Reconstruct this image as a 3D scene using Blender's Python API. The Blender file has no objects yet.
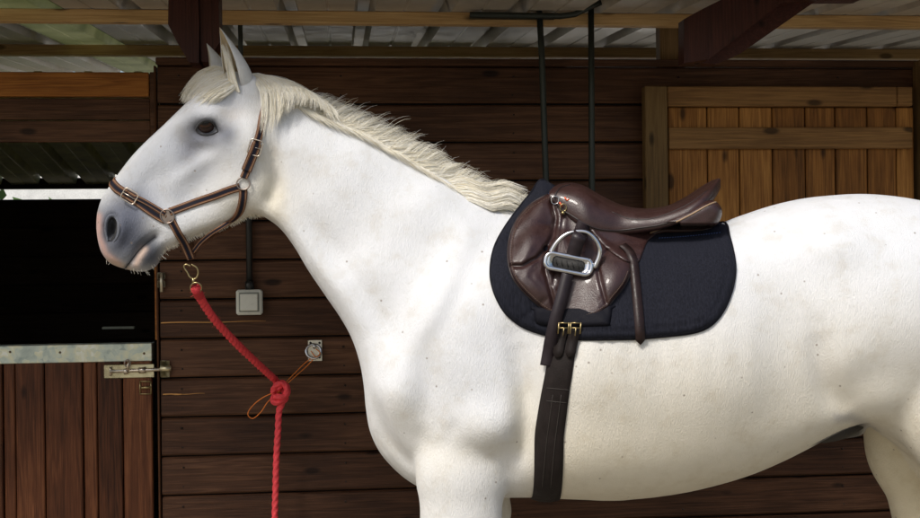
import bpy, math, random
import numpy as np
from mathutils import Vector, Matrix
from mathutils.bvhtree import BVHTree
from mathutils.geometry import delaunay_2d_cdt
random.seed(7); rng = np.random.default_rng(11)
R = math.radians
sc = bpy.context.scene
COL = sc.collection
# ------------------------------------------------------------------ camera
F = 1200.0; CAM = np.array([0.0, -3.29, 1.42]); ROLL = 0.012
cR, sR = math.cos(ROLL), math.sin(ROLL)
def P(px, py, y=0.0):
    """world point on the plane Y=y seen at photo coordinate px,py"""
    a = (px - 460) / F; b = (259 - py) / F; t = y - CAM[1]
    return Vector(((a*cR + b*sR) * t, y, CAM[2] + (-a*sR + b*cR) * t))
def pix(x, y, z):
    t = y - CAM[1]; u = x / t; v = (z - CAM[2]) / t
    a = u*cR - v*sR; b = u*sR + v*cR
    return 460 + a*F, 259 - b*F
def raydir(px, py):
    a = (px - 460) / F; b = (259 - py) / F
    return Vector((a*cR + b*sR, 1.0, -a*sR + b*cR)).normalized()
CV = Vector(CAM)
cam = bpy.data.objects.new('camera', bpy.data.cameras.new('camera')); COL.objects.link(cam)
cam.data.sensor_width = 36; cam.data.lens = 36*F/920; cam.data.clip_end = 2000; cam.data.clip_start = .05
cam.matrix_world = Matrix(((cR, sR, 0, 0), (0, 0, -1, CAM[1]), (-sR, cR, 0, CAM[2]), (0, 0, 0, 1)))
sc.camera = cam
# ------------------------------------------------------------------ object helpers
def tag(o, label=None, cat=None, group=None, kind=None):
    if label: o['label'] = label
    if cat: o['category'] = cat
    if group: o['group'] = group
    if kind: o['kind'] = kind
    return o
def empty(name, label, cat, loc=(0, 0, 0), rz=0, group=None):
    o = bpy.data.objects.new(name, None); COL.objects.link(o)
    o.location = loc; o.rotation_euler = (0, 0, rz); o.empty_display_size = .1
    return tag(o, label, cat, group)
class MB:
    """mesh builder"""
    def __init__(s): s.v = []; s.f = []; s.m = []; s.uv = {}
    def add(s, vs, fs, mi=0):
        n = len(s.v); s.v += [tuple(v) for v in vs]
        for f in fs: s.f.append(tuple(i + n for i in f)); s.m.append(mi)
        return n
    def box(s, a, b, mi=0, M=None, bev=0.0):
        (x0, y0, z0), (x1, y1, z1) = a, b
        if bev <= 0:
            vs = [(x, y, z) for x in (x0, x1) for y in (y0, y1) for z in (z0, z1)]
            fs = [(0, 1, 3, 2), (4, 6, 7, 5), (0, 4, 5, 1), (2, 3, 7, 6), (0, 2, 6, 4), (1, 5, 7, 3)]
        else:
            vs = []; d = bev
            idx = {}
            for ix, x in enumerate((x0, x1)):
                for iy, y in enumerate((y0, y1)):
                    for iz, z in enumerate((z0, z1)):
                        sx, sy, sz = (1, -1)[ix], (1, -1)[iy], (1, -1)[iz]
                        idx[ix, iy, iz] = len(vs)
                        vs += [(x, y + sy*d, z + sz*d), (x + sx*d, y, z + sz*d), (x + sx*d, y + sy*d, z)]
            g = lambda ix, iy, iz, k: idx[ix, iy, iz] + k
            fs = []
            for i in (0, 1):
                q = [g(i, 0, 0, 0), g(i, 0, 1, 0), g(i, 1, 1, 0), g(i, 1, 0, 0)]; fs.append(tuple(q if i == 0 else q[::-1]))
                q = [g(0, i, 0, 1), g(1, i, 0, 1), g(1, i, 1, 1), g(0, i, 1, 1)]; fs.append(tuple(q if i == 0 else q[::-1]))
                q = [g(0, 0, i, 2), g(0, 1, i, 2), g(1, 1, i, 2), g(1, 0, i, 2)]; fs.append(tuple(q if i == 0 else q[::-1]))
            for i in (0, 1):
                for j in (0, 1):
                    fl = (i + j) % 2
                    q = [g(i, j, 0, 0), g(i, j, 0, 1), g(i, j, 1, 1), g(i, j, 1, 0)]; fs.append(tuple(q if fl else q[::-1]))
                    q = [g(i, 0, j, 0), g(i, 0, j, 2), g(i, 1, j, 2), g(i, 1, j, 0)]; fs.append(tuple(q[::-1] if fl else q))
                    q = [g(0, i, j, 1), g(0, i, j, 2), g(1, i, j, 2), g(1, i, j, 1)]; fs.append(tuple(q if fl else q[::-1]))
                    for k in (0, 1):
                        q = [g(i, j, k, 0), g(i, j, k, 1), g(i, j, k, 2)]; fs.append(tuple(q if (i+j+k) % 2 else q[::-1]))
        if M is not None: vs = [M @ Vector(v) for v in vs]
        return s.add(vs, fs, mi)
    def tube(s, pts, r, n=10, mi=0, cap=True, twist=None, closed=False, flat=1.0, up=None):
        pts = [Vector(p) for p in pts]; N = len(pts)
        rr = r if hasattr(r, '__len__') else [r]*N
        vs = []; fs = []
        T = []
        for i in range(N):
            if closed: t = pts[(i+1) % N] - pts[i-1]
            else: t = pts[min(i+1, N-1)] - pts[max(i-1, 0)]
            T.append(t.normalized())
        u = Vector(up) if up is not None else (Vector((0, 0, 1)) if abs(T[0].z) < .9 else Vector((1, 0, 0)))
        u = (u - T[0]*u.dot(T[0])).normalized(); L = 0
        for i in range(N):
            u = (u - T[i]*u.dot(T[i])).normalized(); w = T[i].cross(u)
            if i: L += (pts[i]-pts[i-1]).length
            for k in range(n):
                th = 2*math.pi*k/n; q = 1.0
                if twist: q = 1 - twist[1] + twist[1]*abs(math.cos(twist[2]*.5*(th) - L*twist[0]))*1.6
                vs.append(pts[i] + (u*math.cos(th) + w*math.sin(th)*flat)*rr[i]*q)
        M = N if closed else N-1
        for i in range(M):
            j = (i+1) % N
            for k in range(n):
                l = (k+1) % n
                fs.append((i*n+k, i*n+l, j*n+l, j*n+k))
        if cap and not closed:
            fs.append(tuple(range(n-1, -1, -1))); fs.append(tuple((N-1)*n+k for k in range(n)))
        return s.add(vs, fs, mi)
    def ribbon(s, pts, nrm, w, th, bands=None, mi=0):
        """flat strap: pts on its centre line, nrm outward, w width (or list), bands list of (fraction, material)"""
        pts = [Vector(p) for p in pts]; N = len(pts)
        ww = w if hasattr(w, '__len__') else [w]*N
        bands = bands or [(1.0, mi)]
        cuts = [0]; ms = []
        for fr, m in bands: cuts.append(cuts[-1]+fr); ms.append(m)
        cuts = [c/cuts[-1] - .5 for c in cuts]; K = len(cuts)
        vs = []; fs = []; fm = []
        for i in range(N):
            t = (pts[min(i+1, N-1)] - pts[max(i-1, 0)]).normalized(); n = Vector(nrm[i]).normalized()
            b = t.cross(n).normalized(); n = b.cross(t).normalized()
            for c in cuts:
                e = th if abs(abs(c)-.5) > .01 else th*.55
                vs.append(pts[i] + b*c*ww[i] + n*e)
            for c in (cuts[-1], cuts[0]): vs.append(pts[i] + b*c*ww[i] - n*th*.3)
        S = K+2
        for i in range(N-1):
            for k in range(S):
                l = (k+1) % S
                fs.append((i*S+k, (i+1)*S+k, (i+1)*S+l, i*S+l)); fm.append(ms[k] if k < K-1 else ms[0])
        fs.append(tuple(range(S))); fm.append(ms[0]); fs.append(tuple((N-1)*S+k for k in range(S-1, -1, -1))); fm.append(ms[0])
        n0 = len(s.v); s.v += [tuple(v) for v in vs]
        for f, m in zip(fs, fm): s.f.append(tuple(i+n0 for i in f)); s.m.append(m)
    def prism(s, poly, y0, y1, mi=0, M=None):
        """poly of (x,z), extruded along y"""
        n = len(poly); vs = [(x, y0, z) for x, z in poly] + [(x, y1, z) for x, z in poly]
        fs = [tuple(range(n)), tuple(range(2*n-1, n-1, -1))] + [(i, i+n, (i+1) % n + n, (i+1) % n) for i in range(n)]
        if M is not None: vs = [M @ Vector(v) for v in vs]
        s.add(vs, fs, mi)
    def bvh(s): return BVHTree.FromPolygons([Vector(v) for v in s.v], s.f)
    def build(s, name, mats, parent=None, smooth=True, label=None, world=None, autos=None, recalc=False):
        me = bpy.data.meshes.new(name); me.from_pydata(s.v, [], s.f)
        if not isinstance(mats, (list, tuple)): mats = [mats]
        for m in mats: me.materials.append(m)
        me.polygons.foreach_set('material_index', s.m)
        me.polygons.foreach_set('use_smooth', [smooth]*len(s.f))
        me.update()
        if recalc:
            import bmesh
            bm = bmesh.new(); bm.from_mesh(me); bmesh.ops.recalc_face_normals(bm, faces=bm.faces); bm.to_mesh(me); bm.free()
        if autos: me.set_sharp_from_angle(angle=R(autos))
        o = bpy.data.objects.new(name, me); COL.objects.link(o)
        if parent is not None: o.parent = parent
        if world is not None: o.matrix_world = world
        if label: o['label'] = label
        return o
def under(o, part):
    """make o a sub-part of part (both already stand in the same frame)"""
    o.parent = part; o.matrix_world = Matrix.Identity(4); o.matrix_parent_inverse = Matrix.Identity(4); o.matrix_basis = Matrix.Identity(4); return o
def mirrored(m):
    k = MB(); k.v = [(x, -y, z) for x, y, z in m.v]; k.f = [tuple(f[::-1]) for f in m.f]; k.m = list(m.m); return k
def catmull(pts, n=8, closed=False):
    pts = [np.array(p, float) for p in pts]; N = len(pts); out = []
    for i in range(N if closed else N-1):
        if closed: a, b, c, d = pts[i-1], pts[i], pts[(i+1) % N], pts[(i+2) % N]
        else: a, b, c, d = pts[max(i-1, 0)], pts[i], pts[i+1], pts[min(i+2, N-1)]
        for k in range(n):
            t = k/n
            out.append(.5*((2*b) + (c-a)*t + (2*a-5*b+4*c-d)*t*t + (3*b-a-3*c+d)*t**3))
    if not closed: out.append(pts[-1])
    return out
# ------------------------------------------------------------------ materials
def newmat(name):
    m = bpy.data.materials.new(name); m.use_nodes = True
    nt = m.node_tree; b = nt.nodes['Principled BSDF']
    return m, nt, nt.nodes, nt.links, b
def ramp(N, stops):
    r = N.new('ShaderNodeValToRGB'); e = r.color_ramp.elements
    while len(e) < len(stops): e.new(.5)
    for x, (p, c) in zip(e, stops): x.position = p; x.color = (*c, 1)
    return r
def simple(name, col, rough=.5, metal=0., bump=0., scale=60., var=.15, spec=.5, coat=0, sheen=0):
    m, nt, N, L, b = newmat(name)
    tc = N.new('ShaderNodeTexCoord'); n = N.new('ShaderNodeTexNoise'); n.inputs['Scale'].default_value = scale; n.inputs['Detail'].default_value = 6
    L.new(tc.outputs['Object'], n.inputs['Vector'])
    n2 = N.new('ShaderNodeTexNoise'); n2.inputs['Scale'].default_value = scale*.13; n2.inputs['Detail'].default_value = 4
    L.new(tc.outputs['Object'], n2.inputs['Vector'])
    ad = N.new('ShaderNodeMath'); ad.operation = 'ADD'; L.new(n.outputs['Fac'], ad.inputs[0]); L.new(n2.outputs['Fac'], ad.inputs[1])
    r = ramp(N, [(.7, [c*(1-var) for c in col]), (1.3 if False else 1.0, [min(1, c*(1+var)) for c in col])])
    mr = N.new('ShaderNodeMapRange'); mr.inputs[1].default_value = .7; mr.inputs[2].default_value = 1.3
    L.new(ad.outputs[0], mr.inputs[0]); r.color_ramp.elements[0].position = 0
    L.new(mr.outputs[0], r.inputs[0]); L.new(r.outputs[0], b.inputs['Base Color'])
    b.inputs['Roughness'].default_value = rough; b.inputs['Metallic'].default_value = metal
    b.inputs['Specular IOR Level'].default_value = spec; b.inputs['Coat Weight'].default_value = coat
    b.inputs['Sheen Weight'].default_value = sheen
    rr = N.new('ShaderNodeMapRange'); rr.inputs[3].default_value = max(0, rough-.12); rr.inputs[4].default_value = min(1, rough+.12)
    L.new(mr.outputs[0], rr.inputs[0]); L.new(rr.outputs[0], b.inputs['Roughness'])
    if bump:
        bp = N.new('ShaderNodeBump'); bp.inputs['Strength'].default_value = bump; bp.inputs['Distance'].default_value = .002
        L.new(n.outputs['Fac'], bp.inputs['Height']); L.new(bp.outputs[0], b.inputs['Normal'])
    return m
def wood(name, dark, mid, light, axis=0, rough=.6, grain=1.0, knots=True):
    """sawn boards; axis = long direction of the boards (object space)"""
    m, nt, N, L, b = newmat(name)
    tc = N.new('ShaderNodeTexCoord'); geo = N.new('ShaderNodeNewGeometry')
    mul = N.new('ShaderNodeMath'); mul.operation = 'MULTIPLY'; mul.inputs[1].default_value = 37.0
    L.new(geo.outputs['Random Per Island'], mul.inputs[0])
    add = N.new('ShaderNodeVectorMath'); add.operation = 'ADD'; L.new(tc.outputs['Object'], add.inputs[0]); L.new(mul.outputs[0], add.inputs[1])
    mp = N.new('ShaderNodeMapping'); s = [24, 24, 24]; s[axis] = 1.3; mp.inputs['Scale'].default_value = s
    L.new(add.outputs[0], mp.inputs['Vector'])
    n1 = N.new('ShaderNodeTexNoise'); n1.inputs['Scale'].default_value = 1.0; n1.inputs['Detail'].default_value = 3; n1.inputs['Distortion'].default_value = .6
    L.new(mp.outputs[0], n1.inputs['Vector'])
    # ring-like grain from the noise
    sn = N.new('ShaderNodeMath'); sn.operation = 'MULTIPLY'; sn.inputs[1].default_value = 34*grain; L.new(n1.outputs['Fac'], sn.inputs[0])
    s2 = N.new('ShaderNodeMath'); s2.operation = 'SINE'; L.new(sn.outputs[0], s2.inputs[0])
    mp2 = N.new('ShaderNodeMapping'); s = [260, 260, 260]; s[axis] = 7; mp2.inputs['Scale'].default_value = s
    L.new(add.outputs[0], mp2.inputs['Vector'])
    n2 = N.new('ShaderNodeTexNoise'); n2.inputs['Scale'].default_value = 1.0; n2.inputs['Detail'].default_value = 6; n2.inputs['Roughness'].default_value = .7; L.new(mp2.outputs[0], n2.inputs['Vector'])
    mixv = N.new('ShaderNodeMath'); mixv.operation = 'MULTIPLY_ADD'; mixv.inputs[1].default_value = .09; L.new(s2.outputs[0], mixv.inputs[0]); L.new(n2.outputs['Fac'], mixv.inputs[2])
    n3 = N.new('ShaderNodeTexNoise'); n3.inputs['Scale'].default_value = 2.2; n3.inputs['Detail'].default_value = 5; L.new(add.outputs[0], n3.inputs['Vector'])
    m3 = N.new('ShaderNodeMath'); m3.operation = 'MULTIPLY_ADD'; m3.inputs[1].default_value = .8; L.new(n3.outputs['Fac'], m3.inputs[0]); L.new(mixv.outputs[0], m3.inputs[2])
    isl = N.new('ShaderNodeMath'); isl.operation = 'MULTIPLY_ADD'; isl.inputs[1].default_value = .35; L.new(geo.outputs['Random Per Island'], isl.inputs[0]); L.new(m3.outputs[0], isl.inputs[2])
    mr = N.new('ShaderNodeMapRange'); mr.inputs[1].default_value = .65; mr.inputs[2].default_value = 1.55; L.new(isl.outputs[0], mr.inputs[0])
    cr = ramp(N, [(0, dark), (.5, mid), (1, light)]); L.new(mr.outputs[0], cr.inputs[0])
    col = cr.outputs[0]; hgt = mixv.outputs[0]
    if knots:
        mp3 = N.new('ShaderNodeMapping'); s = [11, 11, 11]; s[axis] = 4.6; mp3.inputs['Scale'].default_value = s; L.new(add.outputs[0], mp3.inputs['Vector'])
        vo = N.new('ShaderNodeTexVoronoi'); vo.inputs['Scale'].default_value = 1.0; L.new(mp3.outputs[0], vo.inputs['Vector'])
        k = N.new('ShaderNodeMapRange'); k.inputs[1].default_value = .10; k.inputs[2].default_value = .17; k.inputs[3].default_value = 1; k.inputs[4].default_value = 0
        L.new(vo.outputs['Distance'], k.inputs[0])
        mx = N.new('ShaderNodeMixRGB'); mx.inputs[2].default_value = (*[c*.35 for c in dark], 1)
        km = N.new('ShaderNodeMath'); km.operation = 'MULTIPLY'; km.inputs[1].default_value = .8; L.new(k.outputs[0], km.inputs[0])
        L.new(km.outputs[0], mx.inputs[0]); L.new(col, mx.inputs[1]); col = mx.outputs[0]
    L.new(col, b.inputs['Base Color'])
    b.inputs['Roughness'].default_value = rough; b.inputs['Specular IOR Level'].default_value = .2
    bp = N.new('ShaderNodeBump'); bp.inputs['Strength'].default_value = .6; bp.inputs['Distance'].default_value = .003
    L.new(hgt, bp.inputs['Height']); L.new(bp.outputs[0], b.inputs['Normal'])
    return m
# ================================================================== HORSE
DX = .0065
X0, X1, Z0, Z1, Y0, Y1 = -1.16, 1.72, -.02, 1.94, -.42, .42
xs = np.arange(X0, X1, DX); zs = np.arange(Z0, Z1, DX); ys = np.arange(Y0, Y1+DX, DX)
outline = [(262,79),(290,90),(320,107),(350,123),(390,142),(430,165),(470,189),(500,203),(520,210),(545,217),(570,223),(610,231),(650,233),(690,229),(720,223),(740,216),(770,206),(800,199),(830,195.5),(860,194),(890,196),(920,201),
 (955,210),(990,226),(1020,250),(1040,285),(1047,325),(1042,370),(1025,415),(1000,460),(985,500),(950,505),(935,482),(920,466),(903,450),(885,437),(870,427),(857,422.5),(845,425),(828,433),(805,446),(780,459),(750,472),(715,483),(680,491),(645,496),(610,498.5),(575,497.5),(540,496),(515,496),(480,497),(450,496),(425,489),
 (407,479),(392,466),(379,450),(370,430),(366,407),(364,385),(360,362),(352,338),(341,318),(328,299),(309,271),(296,249),(282,230),(268,219),(258,215),(248,216),(230,224.5),(213,230.5),(195,236),(180,243),(168,249),(161,257),(156,266),(145,271.5),(133,270.5),(122,268),(110,262.5),(102,251),(98.5,235),(98,220),(100,208),(104.5,196),(112,185),(123,170),(135,155),(150,140),(167,124.5),(185,107),(200,93),(214,80),(230,72),(246,72)]
oc = catmull(outline, 5, True)
poly = np.array([[P(a, b).x, P(a, b).z] for a, b in oc])
XX, ZZ = np.meshgrid(xs, zs, indexing='ij')
def sdist(poly, X, Z):
    p = np.stack([X.ravel(), Z.ravel()], 1); best = np.full(len(p), 1e9); ins = np.zeros(len(p), bool)
    n = len(poly)
    for i in range(n):
        a = poly[i]; b = poly[(i+1) % n]; ab = b-a
        t = np.clip(((p-a) @ ab)/(ab @ ab), 0, 1); d = p - a - t[:, None]*ab
        best = np.minimum(best, (d*d).sum(1))
        c = ((a[1] > p[:, 1]) != (b[1] > p[:, 1]))
        if c.any():
            xi = a[0] + (p[:, 1]-a[1])/(b[1]-a[1]+1e-12)*(b[0]-a[0])
            ins ^= (c & (p[:, 0] < xi))
    d = np.sqrt(best); d[~ins] *= -1
    return d.reshape(X.shape)
sd = sdist(poly, XX, ZZ); mask = sd > 0
# inflate: solve -lap u = 2 inside (red-black SOR)
u = np.where(mask, np.maximum(sd, 0)*.35, 0.)
I, J = np.meshgrid(range(len(xs)), range(len(zs)), indexing='ij'); red = (I+J) % 2 == 0
mr_, mb_ = mask & red, mask & ~red
for it in range(700):
    for mm in (mr_, mb_):
        un = np.zeros_like(u); un[1:-1, 1:-1] = .25*(u[2:, 1:-1]+u[:-2, 1:-1]+u[1:-1, 2:]+u[1:-1, :-2] + 2*DX*DX)
        u = np.where(mm, u + 1.95*(un-u), u)
rel = sd > 2*DX
q = np.where(rel, u/np.maximum(sd, 1e-6), 0); w = rel.astype(float)
def blur(a, n=1):
    for _ in range(n):
        a = (a + np.roll(a, 1, 0) + np.roll(a, -1, 0))/3; a = (a + np.roll(a, 1, 1) + np.roll(a, -1, 1))/3
    return a
qq, ww = q.copy(), w.copy()
for _ in range(40):
    bq, bw = blur(qq), blur(ww); fill = np.where(bw > 1e-9, bq/np.maximum(bw, 1e-9), 0)
    qq = np.where(rel, q, fill); ww = np.where(rel, 1., (bw > 1e-9).astype(float))
uu = qq*sd
def obs(px, py, h):   # observed pixel of a surface at y=-h -> median plane pixel
    s = (3.29-h)/3.29
    return 460+(px-460)*s, 259+(py-259)*s
# k (roundness) and cap (half width) control points in median pixels
ctl = [(110,240,1.0,.060),(125,200,1.0,.050),(150,190,1.0,.058),(150,250,.8,.045),(180,150,1.1,.075),(190,215,1.1,.070),(205,115,1.15,.105),(230,80,1.1,.075),(240,140,1.05,.100),(240,195,1.0,.085),
       (275,100,.55,.06),(280,170,.7,.085),(330,130,.55,.08),(330,230,.7,.11),(400,160,.5,.10),(380,300,.72,.17),(440,230,.62,.17),(480,205,.55,.15),(400,420,.85,.22),(460,330,.85,.24),(470,430,.85,.235),(430,470,.8,.19),
       (520,300,.85,.27),(600,350,.95,.36),(700,350,1.0,.37),(600,470,.9,.36),(620,240,.85,.34),(720,240,.9,.36),(800,330,.95,.34),(780,440,.9,.33),(830,240,.9,.34),(850,400,.85,.25),(900,300,.95,.34),(960,330,.95,.33),(930,450,.7,.2),(1000,300,.9,.31),(980,480,.7,.18)]
kk = np.zeros_like(XX); cc = np.zeros_like(XX); wsum = np.zeros_like(XX)
for a, b, k, c in ctl:
    p = P(a, b); w_ = 1/(((XX-p.x)**2+(ZZ-p.z)**2)+.0012)**1.6
    kk += k*w_; cc += c*w_; wsum += w_
kk /= wsum; cc /= wsum
up_ = np.maximum(uu, 1e-9); h1 = kk*np.sqrt(up_)
h = (h1**-3.0 + cc**-3.0)**(-1/3.)
h = np.where(mask, h, 0)
PXm, PYm = pix(XX, 0*XX, ZZ)
edge = np.clip(sd/.035, 0, 1)
def bump(px, py, amp, sx, sy, ang=0, hh=.1, pw=2):
    global h
    px, py = obs(px, py, hh); a = R(ang)
    dx, dy = PXm-px, PYm-py
    U = dx*math.cos(a)+dy*math.sin(a); V = -dx*math.sin(a)+dy*math.cos(a)
    h = h + amp*np.exp(-(abs(U/sx)**pw + abs(V/sy)**pw)*.5)*edge
def groove(pts, amp, s, hh=.1):
    global h
    pts = [obs(a, b, hh) for a, b in pts]; pts = catmull(pts, 6); best = np.full(PXm.shape, 1e9); par = np.zeros(PXm.shape); n_ = len(pts)-1
    for i_, (p, q_) in enumerate(zip(pts[:-1], pts[1:])):
        ab = q_-p; t = np.clip(((PXm-p[0])*ab[0]+(PYm-p[1])*ab[1])/(ab@ab), 0, 1)
        d_ = (PXm-p[0]-t*ab[0])**2+(PYm-p[1]-t*ab[1])**2
        par = np.where(d_ < best, (i_+t)/n_, par); best = np.minimum(best, d_)
    h = h + amp*np.exp(-best/(2*s*s))*edge*(np.clip(np.sin(np.pi*np.clip(par, .04, .96)), 0, 1)**.6 if s > 3.1 else 1)
# head
bump(207,118,.021,17,7,-12); bump(229,113,-.016,9,7,-20); bump(206,128,-.016,9.5,6,-8,pw=3); bump(205,140,.009,14,4.5,10); groove([(190,146),(204,151),(220,146)], -.004, 2.6)
groove([(228,142),(206,156),(187,169),(168,182)], .009, 4.6); bump(195,189,-.008,26,9,-35); groove([(215,142),(190,158),(165,176)], -.005, 5)
bump(240,168,.018,21,32,8,pw=3); groove([(258,118),(268,150),(273,185),(264,208)], -.030, 5.5); groove([(262,140),(266,165),(264,192)], .006, 3); bump(262,130,.010,10,14)
groove([(222,170),(216,200),(224,218)], -.005, 5)
bump(114,228,.016,12,13,12,hh=.05); bump(112.5,229,-.050,3.4,9,8,hh=.05); groove([(105,220),(110,212),(118,213),(122,222),(121,234),(116,244)], .008, 2.6, .05); groove([(131,232),(124,246),(108,252)], -.006, 4, .06)
groove([(123,270),(133,257),(142,246),(157,235)], -.022, 2.0, .05); groove([(131,246),(141,238),(152,229)], .007, 3.5, .05); bump(146,259,.010,8,9,-40,hh=.05); bump(118,256,.008,12,7,25,hh=.05)
groove([(150,170),(135,195)], -.004, 6, .06); groove([(165,150),(140,178),(128,205)], .005, 4, .06)
# neck, shoulder, chest
groove([(272,215),(300,245),(335,285),(372,340)], .016, 12); groove([(292,205),(325,245),(368,300),(405,365)], -.014, 10, .15)
groove([(290,120),(340,150),(400,185),(450,215)], .010, 16, .12); bump(330,170,.008,40,18,35)
groove([(480,215),(455,265),(420,330),(392,385)], .026, 13, .2); groove([(500,240),(480,300),(458,345)], .012, 18, .22); groove([(478,250),(450,310),(425,350)], -.008, 7, .2)
bump(392,398,.036,20,24,0,.2); bump(470,380,.034,34,46,-20,.24); bump(488,430,.036,24,17,-12,.22); groove([(512,340),(526,390),(524,440),(512,470)], -.030, 8, .24); groove([(420,330),(428,380),(424,425)], -.012, 9, .22)
groove([(374,400),(388,440),(414,474)], -.026, 4.5, .16); groove([(418,436),(440,456),(470,466),(503,452)], -.014, 4.5, .2); groove([(455,425),(444,448),(436,470)], -.006, 3, .2)
# barrel and quarters
bump(640,400,.018,90,70,0,.3); bump(800,330,-.028,36,60,-15,.3); bump(842,240,.022,22,16,0,.3); bump(900,330,.030,50,70,0,.3)
groove([(862,418),(842,400),(828,368),(822,330)], -.026, 9, .28); bump(890,405,.024,26,26,0,.28)
for i in range(7): groove([(600+i*26, 300),(590+i*27, 370),(606+i*26, 430)], .0022, 6, .3)
h = np.maximum(h, 0)
hs = blur(h, 2); h = np.where(sd > .02, hs, h)
G = np.where(sd > 0, np.minimum(h*h, 1), uu*.8)
gx, gz = np.gradient(G, DX)
gg = gx*gx + gz*gz
V = np.empty((len(xs), len(ys), len(zs)), np.float32)
for j, y in enumerate(ys):
    V[:, j, :] = np.clip((G - y*y)/np.sqrt(gg + 4*y*y + 1e-4), -.12, .12)
# legs as chains of tapered capsules (x, y, z, r, y-squash)
def chain(pts, k):
    """smooth-union a tapered chain; pts (x,y,z,r,ys)"""
    global V
    for p, q_ in zip(pts[:-1], pts[1:]):
        a = np.array(p[:3]); b = np.array(q_[:3]); rm = max(p[3], q_[3]) + .14
        lo = np.minimum(a, b)-rm; hi = np.maximum(a, b)+rm
        i0, i1 = np.searchsorted(xs, [lo[0], hi[0]]); j0, j1 = np.searchsorted(ys, [lo[1], hi[1]]); k0, k1 = np.searchsorted(zs, [lo[2], hi[2]])
        if i1 <= i0 or k1 <= k0: continue
        x = xs[i0:i1, None, None]; y = ys[None, j0:j1, None]; z = zs[None, None, k0:k1]
        s = (p[4]+q_[4])*.5
        ab = (b-a); d = ab.copy(); 
        t = np.clip(((x-a[0])*ab[0]+(y-a[1])*ab[1]+(z-a[2])*ab[2])/(ab@ab), 0, 1); tt = t*t*(3-2*t)
        r = p[3]+(q_[3]-p[3])*tt; ysq = p[4]+(q_[4]-p[4])*t
        dist = r - np.sqrt((x-a[0]-t*ab[0])**2 + ((y-a[1]-t*ab[1])/ysq)**2 + (z-a[2]-t*ab[2])**2)
        o = V[i0:i1, j0:j1, k0:k1]
        hh = np.clip(.5+.5*(dist-o)/k, 0, 1)
        V[i0:i1, j0:j1, k0:k1] = (o*(1-hh) + dist*hh + k*hh*(1-hh)).astype(np.float32)
def pw(px, py, y): p = P(px, py, y); return p.x, p.z
def leg_pts(lst, y0):
    out = []
    for (px, py, dy, r, s) in lst:
        x, z = pw(px, py, y0+dy); out.append((x, y0+dy, z, r, s))
    return out
ax = P(461, 518, -.15).x
chain([(P(468,428,-.13).x, -.115, P(468,428,-.13).z, .118, .72), (P(461,478,-.14).x, -.135, P(461,478,-.14).z, .111, .72), (ax, -.14, P(461,518,-.14).z, .100, .75), (ax, -.14, .60, .068, .9), (ax-.005, -.14, .50, .060, .95), (ax, -.14, .43, .046, .9)], .03)
chain([(ax, -.14, .43, .045, .8), (ax, -.14, .30, .037, .8), (ax-.004, -.14, .20, .052, .9), (ax-.04, -.14, .11, .040, .95), (ax-.06, -.14, .05, .058, .95), (ax-.065, -.14, .03, .066, .95)], .015)
bx = P(478, 518, .14).x
chain([(bx-.01, .12, .80, .095, .75), (bx, .135, .70, .088, .75), (bx+.005, .14, .60, .066, .9), (bx, .14, .50, .060, .95), (bx, .14, .43, .046, .9)], .03)
chain([(bx, .14, .43, .045, .8), (bx, .14, .30, .037, .8), (bx-.004, .14, .20, .052, .9), (bx-.04, .14, .11, .040, .95), (bx-.06, .14, .05, .058, .95), (bx-.065, .14, .03, .066, .95)], .015)
for s, ox in ((-1, .10), (1, .0)):
    y0 = .15*s
    if s > 0: top = [(P(905,395,.14).x, .12, P(905,395,.14).z, .14, .75), (P(922,446,.14).x, .14, P(922,446,.14).z, .150, .72), (P(938,510,.14).x, .14, P(938,510,.14).z, .122, .72)]
    else: top = [(P(960,400,-.14).x, -.12, P(960,400,-.14).z, .18, .75), (P(985,470,-.14).x, -.15, P(985,470,-.14).z, .14, .72), (P(1000,515,-.14).x, -.15, P(1000,515,-.14).z, .115, .72)]
    hx = top[-1][0]+.13; hz = .52
    chain(top + [(hx-.02, y0, hz+.05, .062, .8), (hx, y0, hz-.02, .056, .8), (hx-.02, y0, hz-.10, .046, .8)], .035)
    chain([(hx-.02, y0, hz-.10, .044, .8), (hx-.03, y0, .30, .038, .85), (hx-.035, y0, .20, .050, .9), (hx-.07, y0, .11, .040, .95), (hx-.09, y0, .05, .056, .95), (hx-.095, y0, .03, .064, .95)], .015)
# sheath
sx_, sz_ = pw(846, 428, 0); chain([(sx_+.025, 0, sz_+.006, .030, 1), (sx_-.045, 0, sz_-.016, .020, 1)], .015)
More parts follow.
